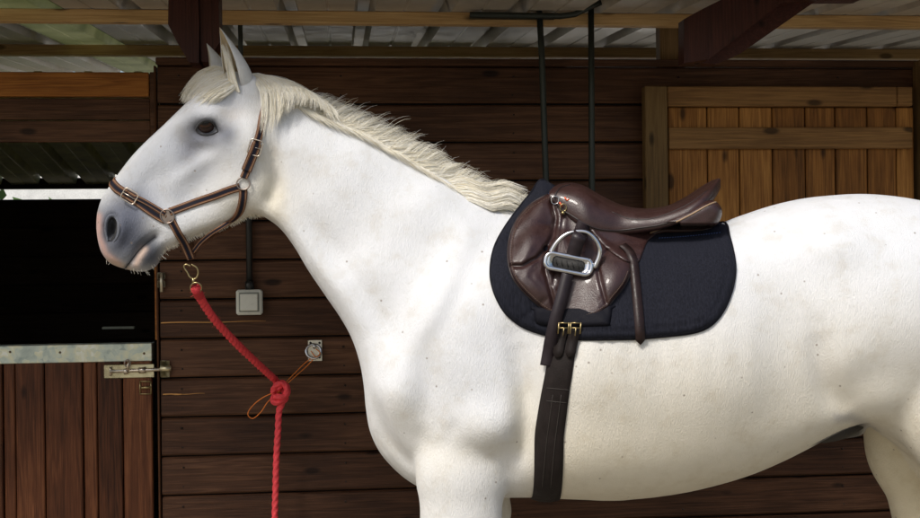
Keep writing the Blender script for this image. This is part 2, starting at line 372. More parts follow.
# flat ground for hooves
V[:, :, zs < .002] = -.05
def surface_nets(V):
    ins = V > 0
    nx, ny, nz = V.shape
    c = ins[:-1, :-1, :-1].astype(np.int8)
    cnt = np.zeros((nx-1, ny-1, nz-1), np.int8)
    for a in (0, 1):
        for b_ in (0, 1):
            for c_ in (0, 1):
                cnt += ins[a:nx-1+a, b_:ny-1+b_, c_:nz-1+c_]
    act = (cnt > 0) & (cnt < 8)
    ii, jj, kk_ = np.nonzero(act); n = len(ii)
    idx = np.full(act.shape, -1, np.int32); idx[ii, jj, kk_] = np.arange(n)
    acc = np.zeros((n, 3)); num = np.zeros(n)
    corners = [(a, b_, c_) for a in (0, 1) for b_ in (0, 1) for c_ in (0, 1)]
    for A in corners:
        for B in corners:
            if sum(B)-sum(A) == 1 and all(B[i] >= A[i] for i in range(3)):
                va = V[ii+A[0], jj+A[1], kk_+A[2]]; vb = V[ii+B[0], jj+B[1], kk_+B[2]]
                x = (va > 0) != (vb > 0); t = np.where(x, va/np.where(x, va-vb, 1), 0)
                for ax_ in range(3): acc[:, ax_] += np.where(x, A[ax_] + t*(B[ax_]-A[ax_]), 0)
                num += x
    P_ = np.stack([ii, jj, kk_], 1) + acc/num[:, None]
    faces = []
    for ax_ in range(3):
        sl0 = [slice(None)]*3; sl1 = [slice(None)]*3; sl0[ax_] = slice(0, -1); sl1[ax_] = slice(1, None)
        a = ins[tuple(sl0)]; b_ = ins[tuple(sl1)]; e = a != b_
        o1, o2 = [(1, 2), (2, 0), (0, 1)][ax_]
        i, j, k = np.nonzero(e); fl = a[i, j, k]
        pos = np.stack([i, j, k], 1); ok = (pos[:, o1] > 0) & (pos[:, o2] > 0) & (pos[:, o1] < V.shape[o1]-1) & (pos[:, o2] < V.shape[o2]-1)
        pos = pos[ok]; fl = fl[ok]
        def at(d1, d2):
            p = pos.copy(); p[:, o1] -= d1; p[:, o2] -= d2
            return idx[p[:, 0], p[:, 1], p[:, 2]]
        q_ = np.stack([at(1, 1), at(0, 1), at(0, 0), at(1, 0)], 1)
        q_[~fl] = q_[~fl][:, ::-1]
        faces.append(q_)
    return P_, np.concatenate(faces)
vp, vf = surface_nets(V)
body_v = np.stack([X0+vp[:, 0]*DX, Y0+vp[:, 1]*DX, Z0+vp[:, 2]*DX], 1)
# light laplacian smoothing (Taubin) of the surface
def smooth_mesh(v, f, n=3):
    e = np.concatenate([f[:, [0, 1]], f[:, [1, 2]], f[:, [2, 3]], f[:, [3, 0]]]); e = np.concatenate([e, e[:, ::-1]])
    deg = np.bincount(e[:, 0], minlength=len(v))
    for it in range(n*2):
        lam = .5 if it % 2 == 0 else -.52
        s_ = np.stack([np.bincount(e[:, 0], weights=v[e[:, 1], a], minlength=len(v)) for a in range(3)], 1)
        v = v + lam*(s_/deg[:, None]-v)
    return v
body_v = smooth_mesh(body_v, vf, 6)
body_f = vf
BODY = BVHTree.FromPolygons([tuple(v) for v in body_v], [tuple(f) for f in body_f.tolist()])
def hit(px, py, bvhs=(None,), wide=True):
    best = None
    for b_ in bvhs:
        l, n, i, d = (b_ or BODY).ray_cast(CV, raydir(px, py))
        if l is not None and (best is None or d < best[2]): best = (l, n, d)
    if best is None: return None
    n = best[1]
    if n.dot(best[0]-CV) > 0: n = -n
    return best[0], n
# ------------------------------------------------------------------ horse skin
def coat_material():
    m, nt, N, L, b = newmat('white_coat')
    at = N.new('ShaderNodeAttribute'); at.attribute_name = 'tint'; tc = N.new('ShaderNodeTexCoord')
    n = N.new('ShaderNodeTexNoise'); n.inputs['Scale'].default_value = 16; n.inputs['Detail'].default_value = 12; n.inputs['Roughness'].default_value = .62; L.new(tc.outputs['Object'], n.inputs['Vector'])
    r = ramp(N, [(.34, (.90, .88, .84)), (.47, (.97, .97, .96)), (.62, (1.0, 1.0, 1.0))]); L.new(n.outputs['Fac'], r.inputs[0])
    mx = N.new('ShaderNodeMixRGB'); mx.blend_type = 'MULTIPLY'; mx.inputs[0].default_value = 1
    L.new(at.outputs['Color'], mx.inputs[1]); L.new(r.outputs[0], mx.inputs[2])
    # flea-bitten flecks and dirt specks
    vo = N.new('ShaderNodeTexVoronoi'); vo.inputs['Scale'].default_value = 34; L.new(tc.outputs['Object'], vo.inputs['Vector'])
    k = N.new('ShaderNodeMapRange'); k.inputs[1].default_value = .05; k.inputs[2].default_value = .13; k.inputs[3].default_value = .75; k.inputs[4].default_value = 0; L.new(vo.outputs['Distance'], k.inputs[0])
    sp = N.new('ShaderNodeSeparateColor'); L.new(vo.outputs['Color'], sp.inputs[0])
    th = N.new('ShaderNodeMath'); th.operation = 'GREATER_THAN'; th.inputs[1].default_value = .76; L.new(sp.outputs[0], th.inputs[0])
    mk = N.new('ShaderNodeMath'); mk.operation = 'MULTIPLY'; L.new(k.outputs[0], mk.inputs[0]); L.new(th.outputs[0], mk.inputs[1])
    mx2 = N.new('ShaderNodeMixRGB'); mx2.inputs[2].default_value = (.22, .17, .13, 1); L.new(mk.outputs[0], mx2.inputs[0]); L.new(mx.outputs[0], mx2.inputs[1])
    L.new(mx2.outputs[0], b.inputs['Base Color'])
    b.inputs['Roughness'].default_value = .62; b.inputs['Specular IOR Level'].default_value = .3; b.inputs['Sheen Weight'].default_value = .25; b.inputs['Sheen Roughness'].default_value = .5
    b.inputs['Subsurface Weight'].default_value = .0
    # short hair lying backwards and down, clumps, skin wrinkles
    mp = N.new('ShaderNodeMapping'); mp.inputs['Rotation'].default_value = (0, R(-55), 0); mp.inputs['Scale'].default_value = (640, 460, 120); L.new(tc.outputs['Object'], mp.inputs['Vector'])
    f = N.new('ShaderNodeTexNoise'); f.inputs['Scale'].default_value = 1; f.inputs['Detail'].default_value = 3; f.inputs['Distortion'].default_value = .5; L.new(mp.outputs[0], f.inputs['Vector'])
    mp2 = N.new('ShaderNodeMapping'); mp2.inputs['Rotation'].default_value = (0, R(-50), 0); mp2.inputs['Scale'].default_value = (95, 70, 34); L.new(tc.outputs['Object'], mp2.inputs['Vector'])
    f2 = N.new('ShaderNodeTexNoise'); f2.inputs['Scale'].default_value = 1; f2.inputs['Detail'].default_value = 5; f2.inputs['Distortion'].default_value = .8; L.new(mp2.outputs[0], f2.inputs['Vector'])
    # veins: thin ridges where a warped noise crosses its middle
    v1 = N.new('ShaderNodeTexNoise'); v1.inputs['Scale'].default_value = 4.5; v1.inputs['Detail'].default_value = 1.5; v1.inputs['Distortion'].default_value = 1.2; L.new(tc.outputs['Object'], v1.inputs['Vector'])
    vs = N.new('ShaderNodeMath'); vs.operation = 'SUBTRACT'; vs.inputs[1].default_value = .46; L.new(v1.outputs['Fac'], vs.inputs[0])
    va = N.new('ShaderNodeMath'); va.operation = 'ABSOLUTE'; L.new(vs.outputs[0], va.inputs[0])
    vr = N.new('ShaderNodeMapRange'); vr.interpolation_type = 'SMOOTHERSTEP'; vr.inputs[1].default_value = 0; vr.inputs[2].default_value = .012; vr.inputs[3].default_value = 1; vr.inputs[4].default_value = 0; L.new(va.outputs[0], vr.inputs[0])
    vm = N.new('ShaderNodeTexNoise'); vm.inputs['Scale'].default_value = 3.3; L.new(tc.outputs['Object'], vm.inputs['Vector'])
    vmr = N.new('ShaderNodeMapRange'); vmr.inputs[1].default_value = .54; vmr.inputs[2].default_value = .64; L.new(vm.outputs['Fac'], vmr.inputs[0])
    vv = N.new('ShaderNodeMath'); vv.operation = 'MULTIPLY'; L.new(vr.outputs[0], vv.inputs[0]); L.new(vmr.outputs[0], vv.inputs[1])
    a1 = N.new('ShaderNodeMath'); a1.operation = 'MULTIPLY_ADD'; a1.inputs[1].default_value = .45; L.new(f2.outputs['Fac'], a1.inputs[0]); L.new(f.outputs['Fac'], a1.inputs[2])
    a2 = N.new('ShaderNodeMath'); a2.operation = 'MULTIPLY_ADD'; a2.inputs[1].default_value = .08; L.new(vv.outputs[0], a2.inputs[0]); L.new(a1.outputs[0], a2.inputs[2])
    bp = N.new('ShaderNodeBump'); bp.inputs['Strength'].default_value = .62; bp.inputs['Distance'].default_value = .004
    L.new(a2.outputs[0], bp.inputs['Height']); L.new(bp.outputs[0], b.inputs['Normal'])
    return m
COAT = coat_material()
def tint_of(v):
    """coat colour from anatomical position (median-plane photo coordinates of the point)"""
    x, y, z = v[:, 0], -np.abs(v[:, 1]), v[:, 2]
    px, py = pix(x, y, z)
    c = np.tile(np.array([.75, .765, .79]), (len(v), 1))
    def mixc(wt, col):
        nonlocal c
        wt = np.clip(wt, 0, 1)[:, None]; c = c*(1-wt) + np.array(col)*wt
    def g(cx, cy, sx, sy, ang=0, pw=2):
        a = R(ang); dx, dy = px-cx, py-cy; U = dx*math.cos(a)+dy*math.sin(a); V_ = -dx*math.sin(a)+dy*math.cos(a)
        return np.exp(-.5*(np.abs(U/sx)**pw+np.abs(V_/sy)**pw))
    def ln(pts, s):
        best = np.full(len(px), 1e9); pts = [np.array(p, float) for p in pts]
        for p, q_ in zip(pts[:-1], pts[1:]):
            ab = q_-p; t = np.clip(((px-p[0])*ab[0]+(py-p[1])*ab[1])/(ab@ab), 0, 1)
            best = np.minimum(best, (px-p[0]-t*ab[0])**2+(py-p[1]-t*ab[1])**2)
        return np.exp(-best/(2*s*s))
    sm = lambda a, b, x_: np.clip((x_-a)/(b-a), 0, 1)**2*(3-2*np.clip((x_-a)/(b-a), 0, 1))
    mixc(.9*sm(330, 500, py)*sm(500, 560, px), (.69, .61, .44))          # yellower and darker towards the belly
    mixc(.6*sm(240, 400, py)*sm(480, 600, px), (.72, .67, .55)); mixc(.35*sm(380, 470, py)*sm(560, 480, px), (.66, .62, .52))
    mixc(.55*g(250, 200, 30, 26), (.66, .60, .45)); mixc(.5*g(268, 175, 9, 40, -10), (.60, .53, .36))
    mixc(.35*g(232, 114, 12, 6, -10), (.66, .54, .40))
    mixc(.6*g(205, 232, 34, 7, -25), (.66, .60, .47))
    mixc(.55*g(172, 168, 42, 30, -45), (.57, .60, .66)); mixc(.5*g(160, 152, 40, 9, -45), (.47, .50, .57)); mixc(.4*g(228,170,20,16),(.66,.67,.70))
    mixc(.85*g(204, 131, 17, 12, 20, 3), (.055, .06, .08)); mixc(.85*g(227, 134, 9, 10), (.11, .12, .155)); mixc(.8*g(191, 147, 11, 17, 30), (.17, .18, .23)); mixc(.35*g(200, 175, 16, 6, -40), (.34, .36, .42)); mixc(.4*g(178, 196, 9, 6), (.36, .38, .44))
    mixc(.9*ln([(196,128),(204,121),(212,121),(220,130)], 2.0), (.06, .06, .07)); mixc(.85*ln([(197,131),(206,136),(214,134)], 2.0), (.08, .08, .09))
    mixc(1.0*g(121, 232, 26, 29, -20, 4), (.062, .068, .092)); mixc(1.0*g(148, 254, 13, 14, 0, 3), (.065, .072, .092)); mixc(.7*g(134, 205, 20, 14, -40), (.17, .19, .26)); mixc(.55*g(126,214,8,7), (.12,.13,.17))
    mixc(1.0*ln([(98,216),(98,236),(105,254),(118,264)], 2.6), (.50, .31, .27)); mixc(.9*ln([(136,265),(139,257),(144,249)], 2.6), (.62, .46, .38)); mixc(.75*ln([(108,262),(128,269)], 3.0), (.60, .44, .32))
    mixc(1.0*g(112, 229, 3.8, 9.0, 8, 4), (.006, .006, .008)); mixc(.85*ln([(124,269),(134,257),(143,246),(155,236)], 1.5), (.05, .05, .06))
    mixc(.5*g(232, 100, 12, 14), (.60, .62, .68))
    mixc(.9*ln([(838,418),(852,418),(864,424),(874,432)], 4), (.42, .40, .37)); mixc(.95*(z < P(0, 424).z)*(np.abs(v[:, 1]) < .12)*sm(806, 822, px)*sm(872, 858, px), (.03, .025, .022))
    mixc(.25*ln([(400,410),(440,455),(500,450)], 14), (.74, .69, .56)); mixc(.4*ln([(520,395),(522,440)], 9), (.76, .70, .54))
    mixc(.5*(v[:, 1] > .04)*sm(420, 440, py)*sm(840, 850, px), (.72, .64, .44)); mixc(.4*(v[:, 1] > .04)*sm(480, 495, py)*sm(490, 500, px)*sm(560, 540, px), (.62, .56, .42))
    mixc(.9*(z < .085), (.10, .09, .08))
    return c
horse = empty('horse', 'large white horse standing saddled in front of the dark timber stable wall', 'horse', (P(640, 300).x, 0, 0))
def child_world(o): pass
hm = MB(); hm.v = [tuple(v) for v in body_v]; hm.f = [tuple(f) for f in body_f.tolist()]; hm.m = [0]*len(hm.f)
# ears, modelled as folded cups and joined into the body mesh
def ear(tip, base_f, base_b, y0, lean, open_dir):
    """cup shaped ear: tip pixel, front and back base pixels"""
    rows = 16; cols = 14; vs = []; fs = []
    for layer in (0, 1):
        for i in range(rows+1):
            t = i/rows
            wd = (1-t)**.62 if t > 0 else 1
            wd = (1-t**2.3)**.85*(.92+.30*math.sin(math.pi*min(1, t*1.1)))
            a = Vector((base_f[0], base_f[1])).lerp(Vector(tip), t); b = Vector((base_b[0], base_b[1])).lerp(Vector(tip), t)
            c = (a+b)/2; half = (b-a).length/2/max(1e-3, (1-t)) if t < 1 else 0
            half = (Vector(base_b)-Vector(base_f)).length/2*wd
            dirp = (Vector(base_b)-Vector(base_f)).normalized()
            c = Vector(((base_f[0]+base_b[0])/2, (base_f[1]+base_b[1])/2)).lerp(Vector(tip), t)
            c = c + Vector((2.2, 0))*math.sin(math.pi*t)
            for k in range(cols+1):
                th = (k/cols-.5)*2*R(128-22*t)              # opening faces forward/out
                rr = half/365 * (1.0 - .10*layer)
                ce = P(c.x, c.y, y0 + lean*t + (.045 if y0 < 0 else -.03)*(1-t)**5)
                # local frame: along dirp in picture plane and y
                off = Vector((-math.cos(th)*open_dir[0] , 0, 0))
                dx = rr*(-math.cos(th)); dy = rr*math.sin(th)*.85
                ca, sa = math.cos(open_dir[0]), math.sin(open_dir[0])
                X = -dx*ca - dy*sa; Y = -dx*sa + dy*ca
                vs.append(Vector((ce.x + X, ce.y + Y, ce.z - abs(dx)*.12)))
    S = (cols+1); L0 = (rows+1)*S
    for i in range(rows):
        for k in range(cols):
            a = i*S+k; fs.append((a, a+1, a+S+1, a+S)); a += L0; fs.append((a, a+S, a+S+1, a+1))
    for i in range(rows):
        for k in (0, cols):
            a = i*S+k; q = (a, a+S, a+S+L0, a+L0); fs.append(q if k == 0 else q[::-1])
    return vs, fs
n_body = len(hm.v)
ev, ef = ear((219.5, 27), (230, 101), (258, 96), -.045, -.02, (R(48),)); hm.add(ev, ef); n_e1 = len(hm.v)
ev2, ef2 = ear((206.5, 43), (208, 92), (234, 87), .060, .03, (R(15),)); hm.add(ev2, ef2)
EAR = BVHTree.FromPolygons([tuple(v) for v in ev], ef)
# eyelids joined into the body mesh
hp = hit(205.5, 126.5); eye_c = hp[0] + hp[1]*(-.0145) if hp else P(205, 127, -.09)
def lid(yside):
    for up in (1, 0):
        pts = []
        arc = [(195.5,130),(198.8,124.3),(204.5,120.5),(210.5,120.8),(215,125),(218,131.5)] if up else [(195.5,130),(200,133.8),(206.5,135.0),(212.5,134.0),(218,131.5)]
        for a, b in catmull(arc, 5):
            l, n = hit(a, b)[0], None
            yy = eye_c.y - math.sqrt(max(0, .0280**2 - (P(a, b, eye_c.y).x-eye_c.x)**2 - (P(a, b, eye_c.y).z-eye_c.z)**2))
            p = P(a, b, min(yy, l.y)-.001); p.y *= yside
            pts.append(p)
        n_ = len(pts); hm.tube(pts, [.0014+(.0026 if up else .0012)*math.sin(math.pi*i/(n_-1)) for i in range(n_)], 8)
n_lid = len(hm.v)
lid(1); lid(-1)
n_nose = len(hm.v)
for sgn in (1, -1):     # nostril rims
    rimp = []
    for a, b in catmull([(108,241),(106,233),(106,223),(109,216.5),(114,215.5),(118,220),(119.5,228),(118,236),(114,242)], 5):
        q_ = hit(a, b); p = q_[0]+q_[1]*.0005; rimp.append(Vector((p.x, p.y*sgn, p.z)))
    nn_ = len(rimp); hm.tube(rimp, [.0018+.0030*math.sin(math.pi*i/(nn_-1)) for i in range(nn_)], 10)
n_hole = len(hm.v)
for sgn in (1, -1):
    nv_ = []; 
    ol = catmull([(107.5,240),(107.5,231),(108,222),(111,217.5),(115,219),(117,226),(116,235),(112,241)], 4, True)
    for a, b in ol:
        q_ = hit(a, b); p = q_[0]+q_[1]*.0012; nv_.append((p.x, p.y*sgn, p.z))
    c0_ = hit(112.5, 229)[0]; nv_.append((c0_.x, (c0_.y+.012)*sgn, c0_.z)); K_ = len(ol)
    hm.add(nv_, [(i, (i+1) % K_, K_) if sgn < 0 else ((i+1) % K_, i, K_) for i in range(K_)])
for sgn in (1, -1):     # line between the lips
    lp_ = []
    for a, b in catmull([(125,268.5),(130,262),(135,255),(141,248),(148,242),(155,237)], 5):
        q_ = hit(a, b)
        if q_: p = q_[0]-q_[1]*.0006; lp_.append(Vector((p.x, p.y*sgn, p.z)))
    nn_ = len(lp_); hm.tube(lp_, [.0022*(1-.6*i/nn_) for i in range(nn_)], 6)
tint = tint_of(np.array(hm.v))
ea = np.array(hm.v)[n_body:n_lid]
# ears: grey outside near the base, cream hair inside
tz = (ea[:, 2]-ea[:, 2].min())/(np.ptp(ea[:, 2]))
half = len(ev)//2
inn = np.zeros(len(ea), bool); inn[half:len(ev)] = True; inn[len(ev)+len(ev2)//2:] = True
tint[n_body:n_lid] = np.where(inn[:, None], np.array([.62, .50, .32])*(.55+.45*tz[:, None]), np.array([.66, .67, .68])*(1-.0*tz[:, None]))
tint[n_lid:] = (.022, .022, .025); tint[n_nose:n_hole] = (.12, .13, .16); tint[n_hole:] = (.006, .006, .007)
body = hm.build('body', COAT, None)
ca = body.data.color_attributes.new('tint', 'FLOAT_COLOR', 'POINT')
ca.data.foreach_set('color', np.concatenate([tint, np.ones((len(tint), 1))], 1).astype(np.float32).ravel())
def adopt(o, root):
    o.parent = root; o.matrix_parent_inverse = Matrix.Translation(-Vector(root.location)) if root.rotation_euler.z == 0 else (Matrix.Translation(root.location) @ Matrix.Rotation(root.rotation_euler.z, 4, 'Z')).inverted()
    return o
adopt(body, horse)
# eyes
def eye_material():
    m, nt, N, L, b = newmat('eye_brown')
    tc = N.new('ShaderNodeTexCoord'); sx = N.new('ShaderNodeSeparateXYZ'); L.new(tc.outputs['Object'], sx.inputs[0])
    mp = N.new('ShaderNodeVectorMath'); mp.operation = 'MULTIPLY'; mp.inputs[1].default_value = (1, 0, 1.5); L.new(tc.outputs['Object'], mp.inputs[0])
    ln = N.new('ShaderNodeVectorMath'); ln.operation = 'LENGTH'; L.new(mp.outputs[0], ln.inputs[0])
    r = ramp(N, [(0, (.004, .004, .005)), (.40, (.004, .003, .003)), (.52, (.030, .012, .007)), (.72, (.042, .018, .010)), (.90, (.006, .004, .004)), (1, (.030, .015, .012))])
    mr = N.new('ShaderNodeMapRange'); mr.inputs[2].default_value = .024; L.new(ln.outputs['Value'], mr.inputs[0]); L.new(mr.outputs[0], r.inputs[0])
    L.new(r.outputs[0], b.inputs['Base Color']); b.inputs['Roughness'].default_value = .05; b.inputs['Specular IOR Level'].default_value = .35
    return m
EYE = eye_material()
for s in (1, -1):
    eb = MB(); n1, n2 = 24, 16; vs = []; fs = []
    for i in range(n2+1):
        for k in range(n1):
            a = math.pi*i/n2; b_ = 2*math.pi*k/n1; vs.append((.027*math.sin(a)*math.cos(b_), .027*math.cos(a), .027*math.sin(a)*math.sin(b_)))
    for i in range(n2):
        for k in range(n1): fs.append((i*n1+k, i*n1+(k+1) % n1, (i+1)*n1+(k+1) % n1, (i+1)*n1+k))
    eb.add(vs, fs); o = eb.build('eye', EYE, None); o.location = (eye_c.x+.002, eye_c.y*s, eye_c.z); adopt(o, horse)
# ------------------------------------------------------------------ hair
def hair_material():
    m, nt, N, L, b = newmat('cream_hair')
    geo = N.new('ShaderNodeNewGeometry'); r = ramp(N, [(0, (.78, .69, .49)), (.25, (.93, .88, .72)), (1, (.98, .97, .93))])
    L.new(geo.outputs['Random Per Island'], r.inputs[0]); L.new(r.outputs[0], b.inputs['Base Color'])
    b.inputs['Roughness'].default_value = .45; b.inputs['Specular IOR Level'].default_value = .35
    return m
HAIR = hair_material()
def strands(mb, guides, n, r0, jit, clump=14, taper=True, minlen=.65):
    """guides: ordered list of 3D polylines (same count of points); strands interpolate between neighbours"""
    G_ = [[np.array(p, float) for p in g] for g in guides]; K = len(G_[0]); S = len(G_)-1
    lens = [max(1e-6, np.linalg.norm(G_[i+1][0]-G_[i][0])+np.linalg.norm(G_[i+1][-1]-G_[i][-1])) for i in range(S)]
    cum = np.cumsum([0]+lens); ncl = max(4, n//clump); co = rng.normal(size=(ncl, 3)); cp = rng.random(ncl)*6.28; cl = .75+.5*rng.random(ncl)
    for s in range(n):
        p_ = rng.random()*cum[-1]; i = min(S-1, int(np.searchsorted(cum, p_)-1)); i = max(i, 0); t = (p_-cum[i])/lens[i]
        c = int(p_/cum[-1]*ncl) % ncl
        ln_ = minlen + (1-minlen)*rng.random(); o1 = rng.normal(size=3); ph = rng.random()*6.28
        pts = []
        m = 7
        for k in range(m):
            f = k/(m-1)*ln_*(K-1); a = min(int(f), K-2); w_ = f-a
            g0 = G_[i][a]*(1-w_)+G_[i][a+1]*w_; g1 = G_[i+1][a]*(1-w_)+G_[i+1][a+1]*w_
            q_ = g0*(1-t)+g1*t; e = k/(m-1)
            q_ = q_ + jit*(.35*o1*(.4+e) + co[c]*e*cl[c]*.75) + jit*.28*e*np.array([math.sin(cp[c]+e*5), math.cos(ph+e*3)*.4, math.cos(cp[c]+e*4)])
            pts.append(q_)
        rr = [r0*(1-.75*(k/(m-1))**2) for k in range(m)]
        mb.tube(pts, rr, 3, cap=False)
def gp(lst): return [P(a, b, y) for a, b, y in lst]
mane = MB()
# poll to mid crest: long hair lying over the near side, sweeping back with one loop
g1 = [gp([(240,70,-.01),(236,73,-.03),(228,76,-.045),(216,84,-.06),(206,92,-.06)])]
crest = lambda px: 0
up1 = [
 gp([(248,75,.0),(256,83,-.05),(261,94,-.078),(262,112,-.092),(259,134,-.10)]),
 gp([(252,74,.0),(262,81,-.05),(270,92,-.083),(271,112,-.095),(267,140,-.102)]),
 gp([(258,74,.0),(271,79,-.05),(283,88,-.083),(287,100,-.095),(284,114,-.102)]),
 gp([(264,75,.0),(282,80,-.04),(297,88,-.075),(304,96,-.088),(302,106,-.095)]),
 gp([(270,76,.0),(292,83,-.02),(310,93,-.055),(319,100,-.080),(320,110,-.088)]),
 gp([(278,79,.0),(304,91,-.01),(322,102,-.04),(333,112,-.065),(340,126,-.078)])]
strands(mane, up1, 3200, .00065, .0045, 30, minlen=.3)
# over the crest, flat, to the far side
up2 = [gp([(248+i*14, 74+i*5.2, -.01),(258+i*14, 73+i*5.6, .0),(272+i*14, 77+i*6.0, .02),(284+i*14, 86+i*6.6, .05),(294+i*14, 100+i*7, .07)]) for i in range(6)]
strands(mane, up2, 1500, .00085, .004, 24)
cr = catmull([(300,94),(330,107),(360,120),(390,136),(420,154),(450,172),(480,187),(510,197),(524,203)], 3)
gd = []; gb = []
for i, (a, b) in enumerate(cr):
    hgt = (6 + min(5, max(0, (a-310)*.06)) + 2.5*math.sin(i*1.7))*(1 if a < 480 else .7)
    e_ = 1 if a < 495 else .45; gd.append(gp([(a-8, b+14, -.052),(a-1, b+7, -.040),(a+6*e_, b+3, -.020),(a+14*e_, b+7*e_-hgt*.7, .0),(a+25*e_, b+13*e_-hgt*.6, .02)]))
    gb.append(gp([(a-12, b+15, -.056),(a-2, b+10, -.052),(a+8, b+10, -.040),(a+20, b+12, -.015),(a+32, b+19, .02)]))
strands(mane, gb, 7500, .0006, .006, 9, minlen=.3)
gs_ = [gp([(a-8, b+8, -.045),(a-3, b+12, -.058),(a+3, b+16, -.068),(a+9, b+20, -.074),(a+16, b+25, -.077)]) for a, b in cr[:-4]]
strands(mane, gs_, 2600, .0006, .005, 6, minlen=.15)
strands(mane, gd, 6500, .00055, .0105, 13, minlen=.2)
# stray hairs
strands(mane, [gp([(a, b+6, -.01),(a+4, b-1, 0),(a+9, b-5, 0),(a+14, b-7, .01),(a+22, b-7, .02)]) for a, b in cr[:-7]], 110, .0005, .012, 2, minlen=.45)
# wavy lock before the pad
wl = [gp([(440,182,-.05),(462,176,-.05),(484,186,-.055),(504,181,-.045),(528,190,-.03)]), gp([(446,192,-.06),(468,190,-.065),(488,198,-.07),(508,192,-.06),(526,202,-.05)]), gp([(455,202,-.075),(474,202,-.08),(492,210,-.09),(508,206,-.08),(520,212,-.08)])]
strands(mane, wl, 1800, .0007, .005, 30, minlen=.4)
mo = adopt(mane.build('mane', HAIR, None), horse)
fl = MB()
fg = [gp([(228,70,.03),(214,67,.03),(200,74,.03),(190,85,.03),(182,98,.03)]), gp([(232,71,.0),(219,69,-.01),(204,76,-.02),(192,89,-.02),(184,104,-.02)]), gp([(236,74,-.02),(224,76,-.05),(209,84,-.06),(198,94,-.06),(189,108,-.06)]), gp([(238,77,-.03),(230,82,-.065),(218,89,-.08),(208,96,-.085),(199,107,-.085)]), gp([(240,80,-.04),(236,86,-.075),(228,92,-.09),(219,97,-.095),(212,104,-.095)])]
strands(fl, fg, 4600, .0008, .006, 20, minlen=.4)
adopt(fl.build('forelock', HAIR, None), horse)
# whiskers, jaw fringe, hairs in the near ear
wk = MB()
for i in range(70):
    a = rng.uniform(106, 165); 
    b = np.interp(a, [106,122,133,145,156,165], [258,266,269,270,262,251])
    p = P(a, b-2, rng.uniform(-.03, .03)); d = Vector((rng.normal()*.35 - (.3 if a < 125 else -.15), rng.normal()*.5, -1)).normalized()*rng.uniform(.008, .026)
    wk.tube([p, p+d*.5+Vector((.002, 0, 0)), p+d+Vector((.006, 0, .002))], [.0005, .0004, .0002], 3, cap=False)
for i in range(700):
    a = rng.uniform(165, 262); b = np.interp(a, [165,180,195,213,230,248,262], [249,243,236,230.5,224.5,216,215])
    p = P(a, b-2, rng.uniform(-.03, .01)); d = Vector((.6+rng.normal()*.3, rng.normal()*.3, -1)).normalized()*rng.uniform(.006, .017)
    wk.tube([p, p+d*.5, p+d], [.0006, .0005, .0002], 3, cap=False)
adopt(wk.build('whiskers', HAIR, None), horse)
eh = MB()
strands(eh, [gp([(231,90,-.06),(229,80,-.07),(227,68,-.07),(225,56,-.068),(222,44,-.06)]), gp([(240,92,-.075),(236,80,-.085),(233,68,-.085),(229,56,-.08),(224,44,-.065)])], 500, .0006, .004, 20)
adopt(eh.build('ear_hair', HAIR, None), horse)
ls = MB()
for i in range(0):
    a = rng.uniform(198, 216); b = np.interp(a, [195.5,198.5,204,210,214.5,217.5], [129.5,124.5,120.8,121.5,125.5,130.5]); q_ = P(a, b, eye_c.y-.020)
    ls.tube([q_, q_+Vector((-.003, -.006, .001)), q_+Vector((-.006+rng.normal()*.002, -.011, -.004))], [.0005, .0004, .0002], 3, cap=False)
sh = MB(); shp = catmull([np.array(P(a, b, -.015)) for a, b in [(818,439),(828,434.5),(840,430.5),(852,427),(864,424)]], 5)
sh.tube(shp, [.006+.020*math.sin(math.pi*(.12+.8*i/(len(shp)-1))) for i in range(len(shp))], 14)
adopt(sh.build('sheath', simple('dark_skin', (.020, .016, .014), rough=.5)), horse)
# tail, behind the frame
tl = MB()
strands(tl, [[P(1040, 250, y), P(1062, 300, y*1.4), P(1068, 400, y*1.6), P(1062, 520, y*1.6), P(1055, 640, y)] for y in (-.05, -.02, .02, .05)], 500, .0016, .02, 10)
adopt(tl.build('tail', HAIR, None), horse)
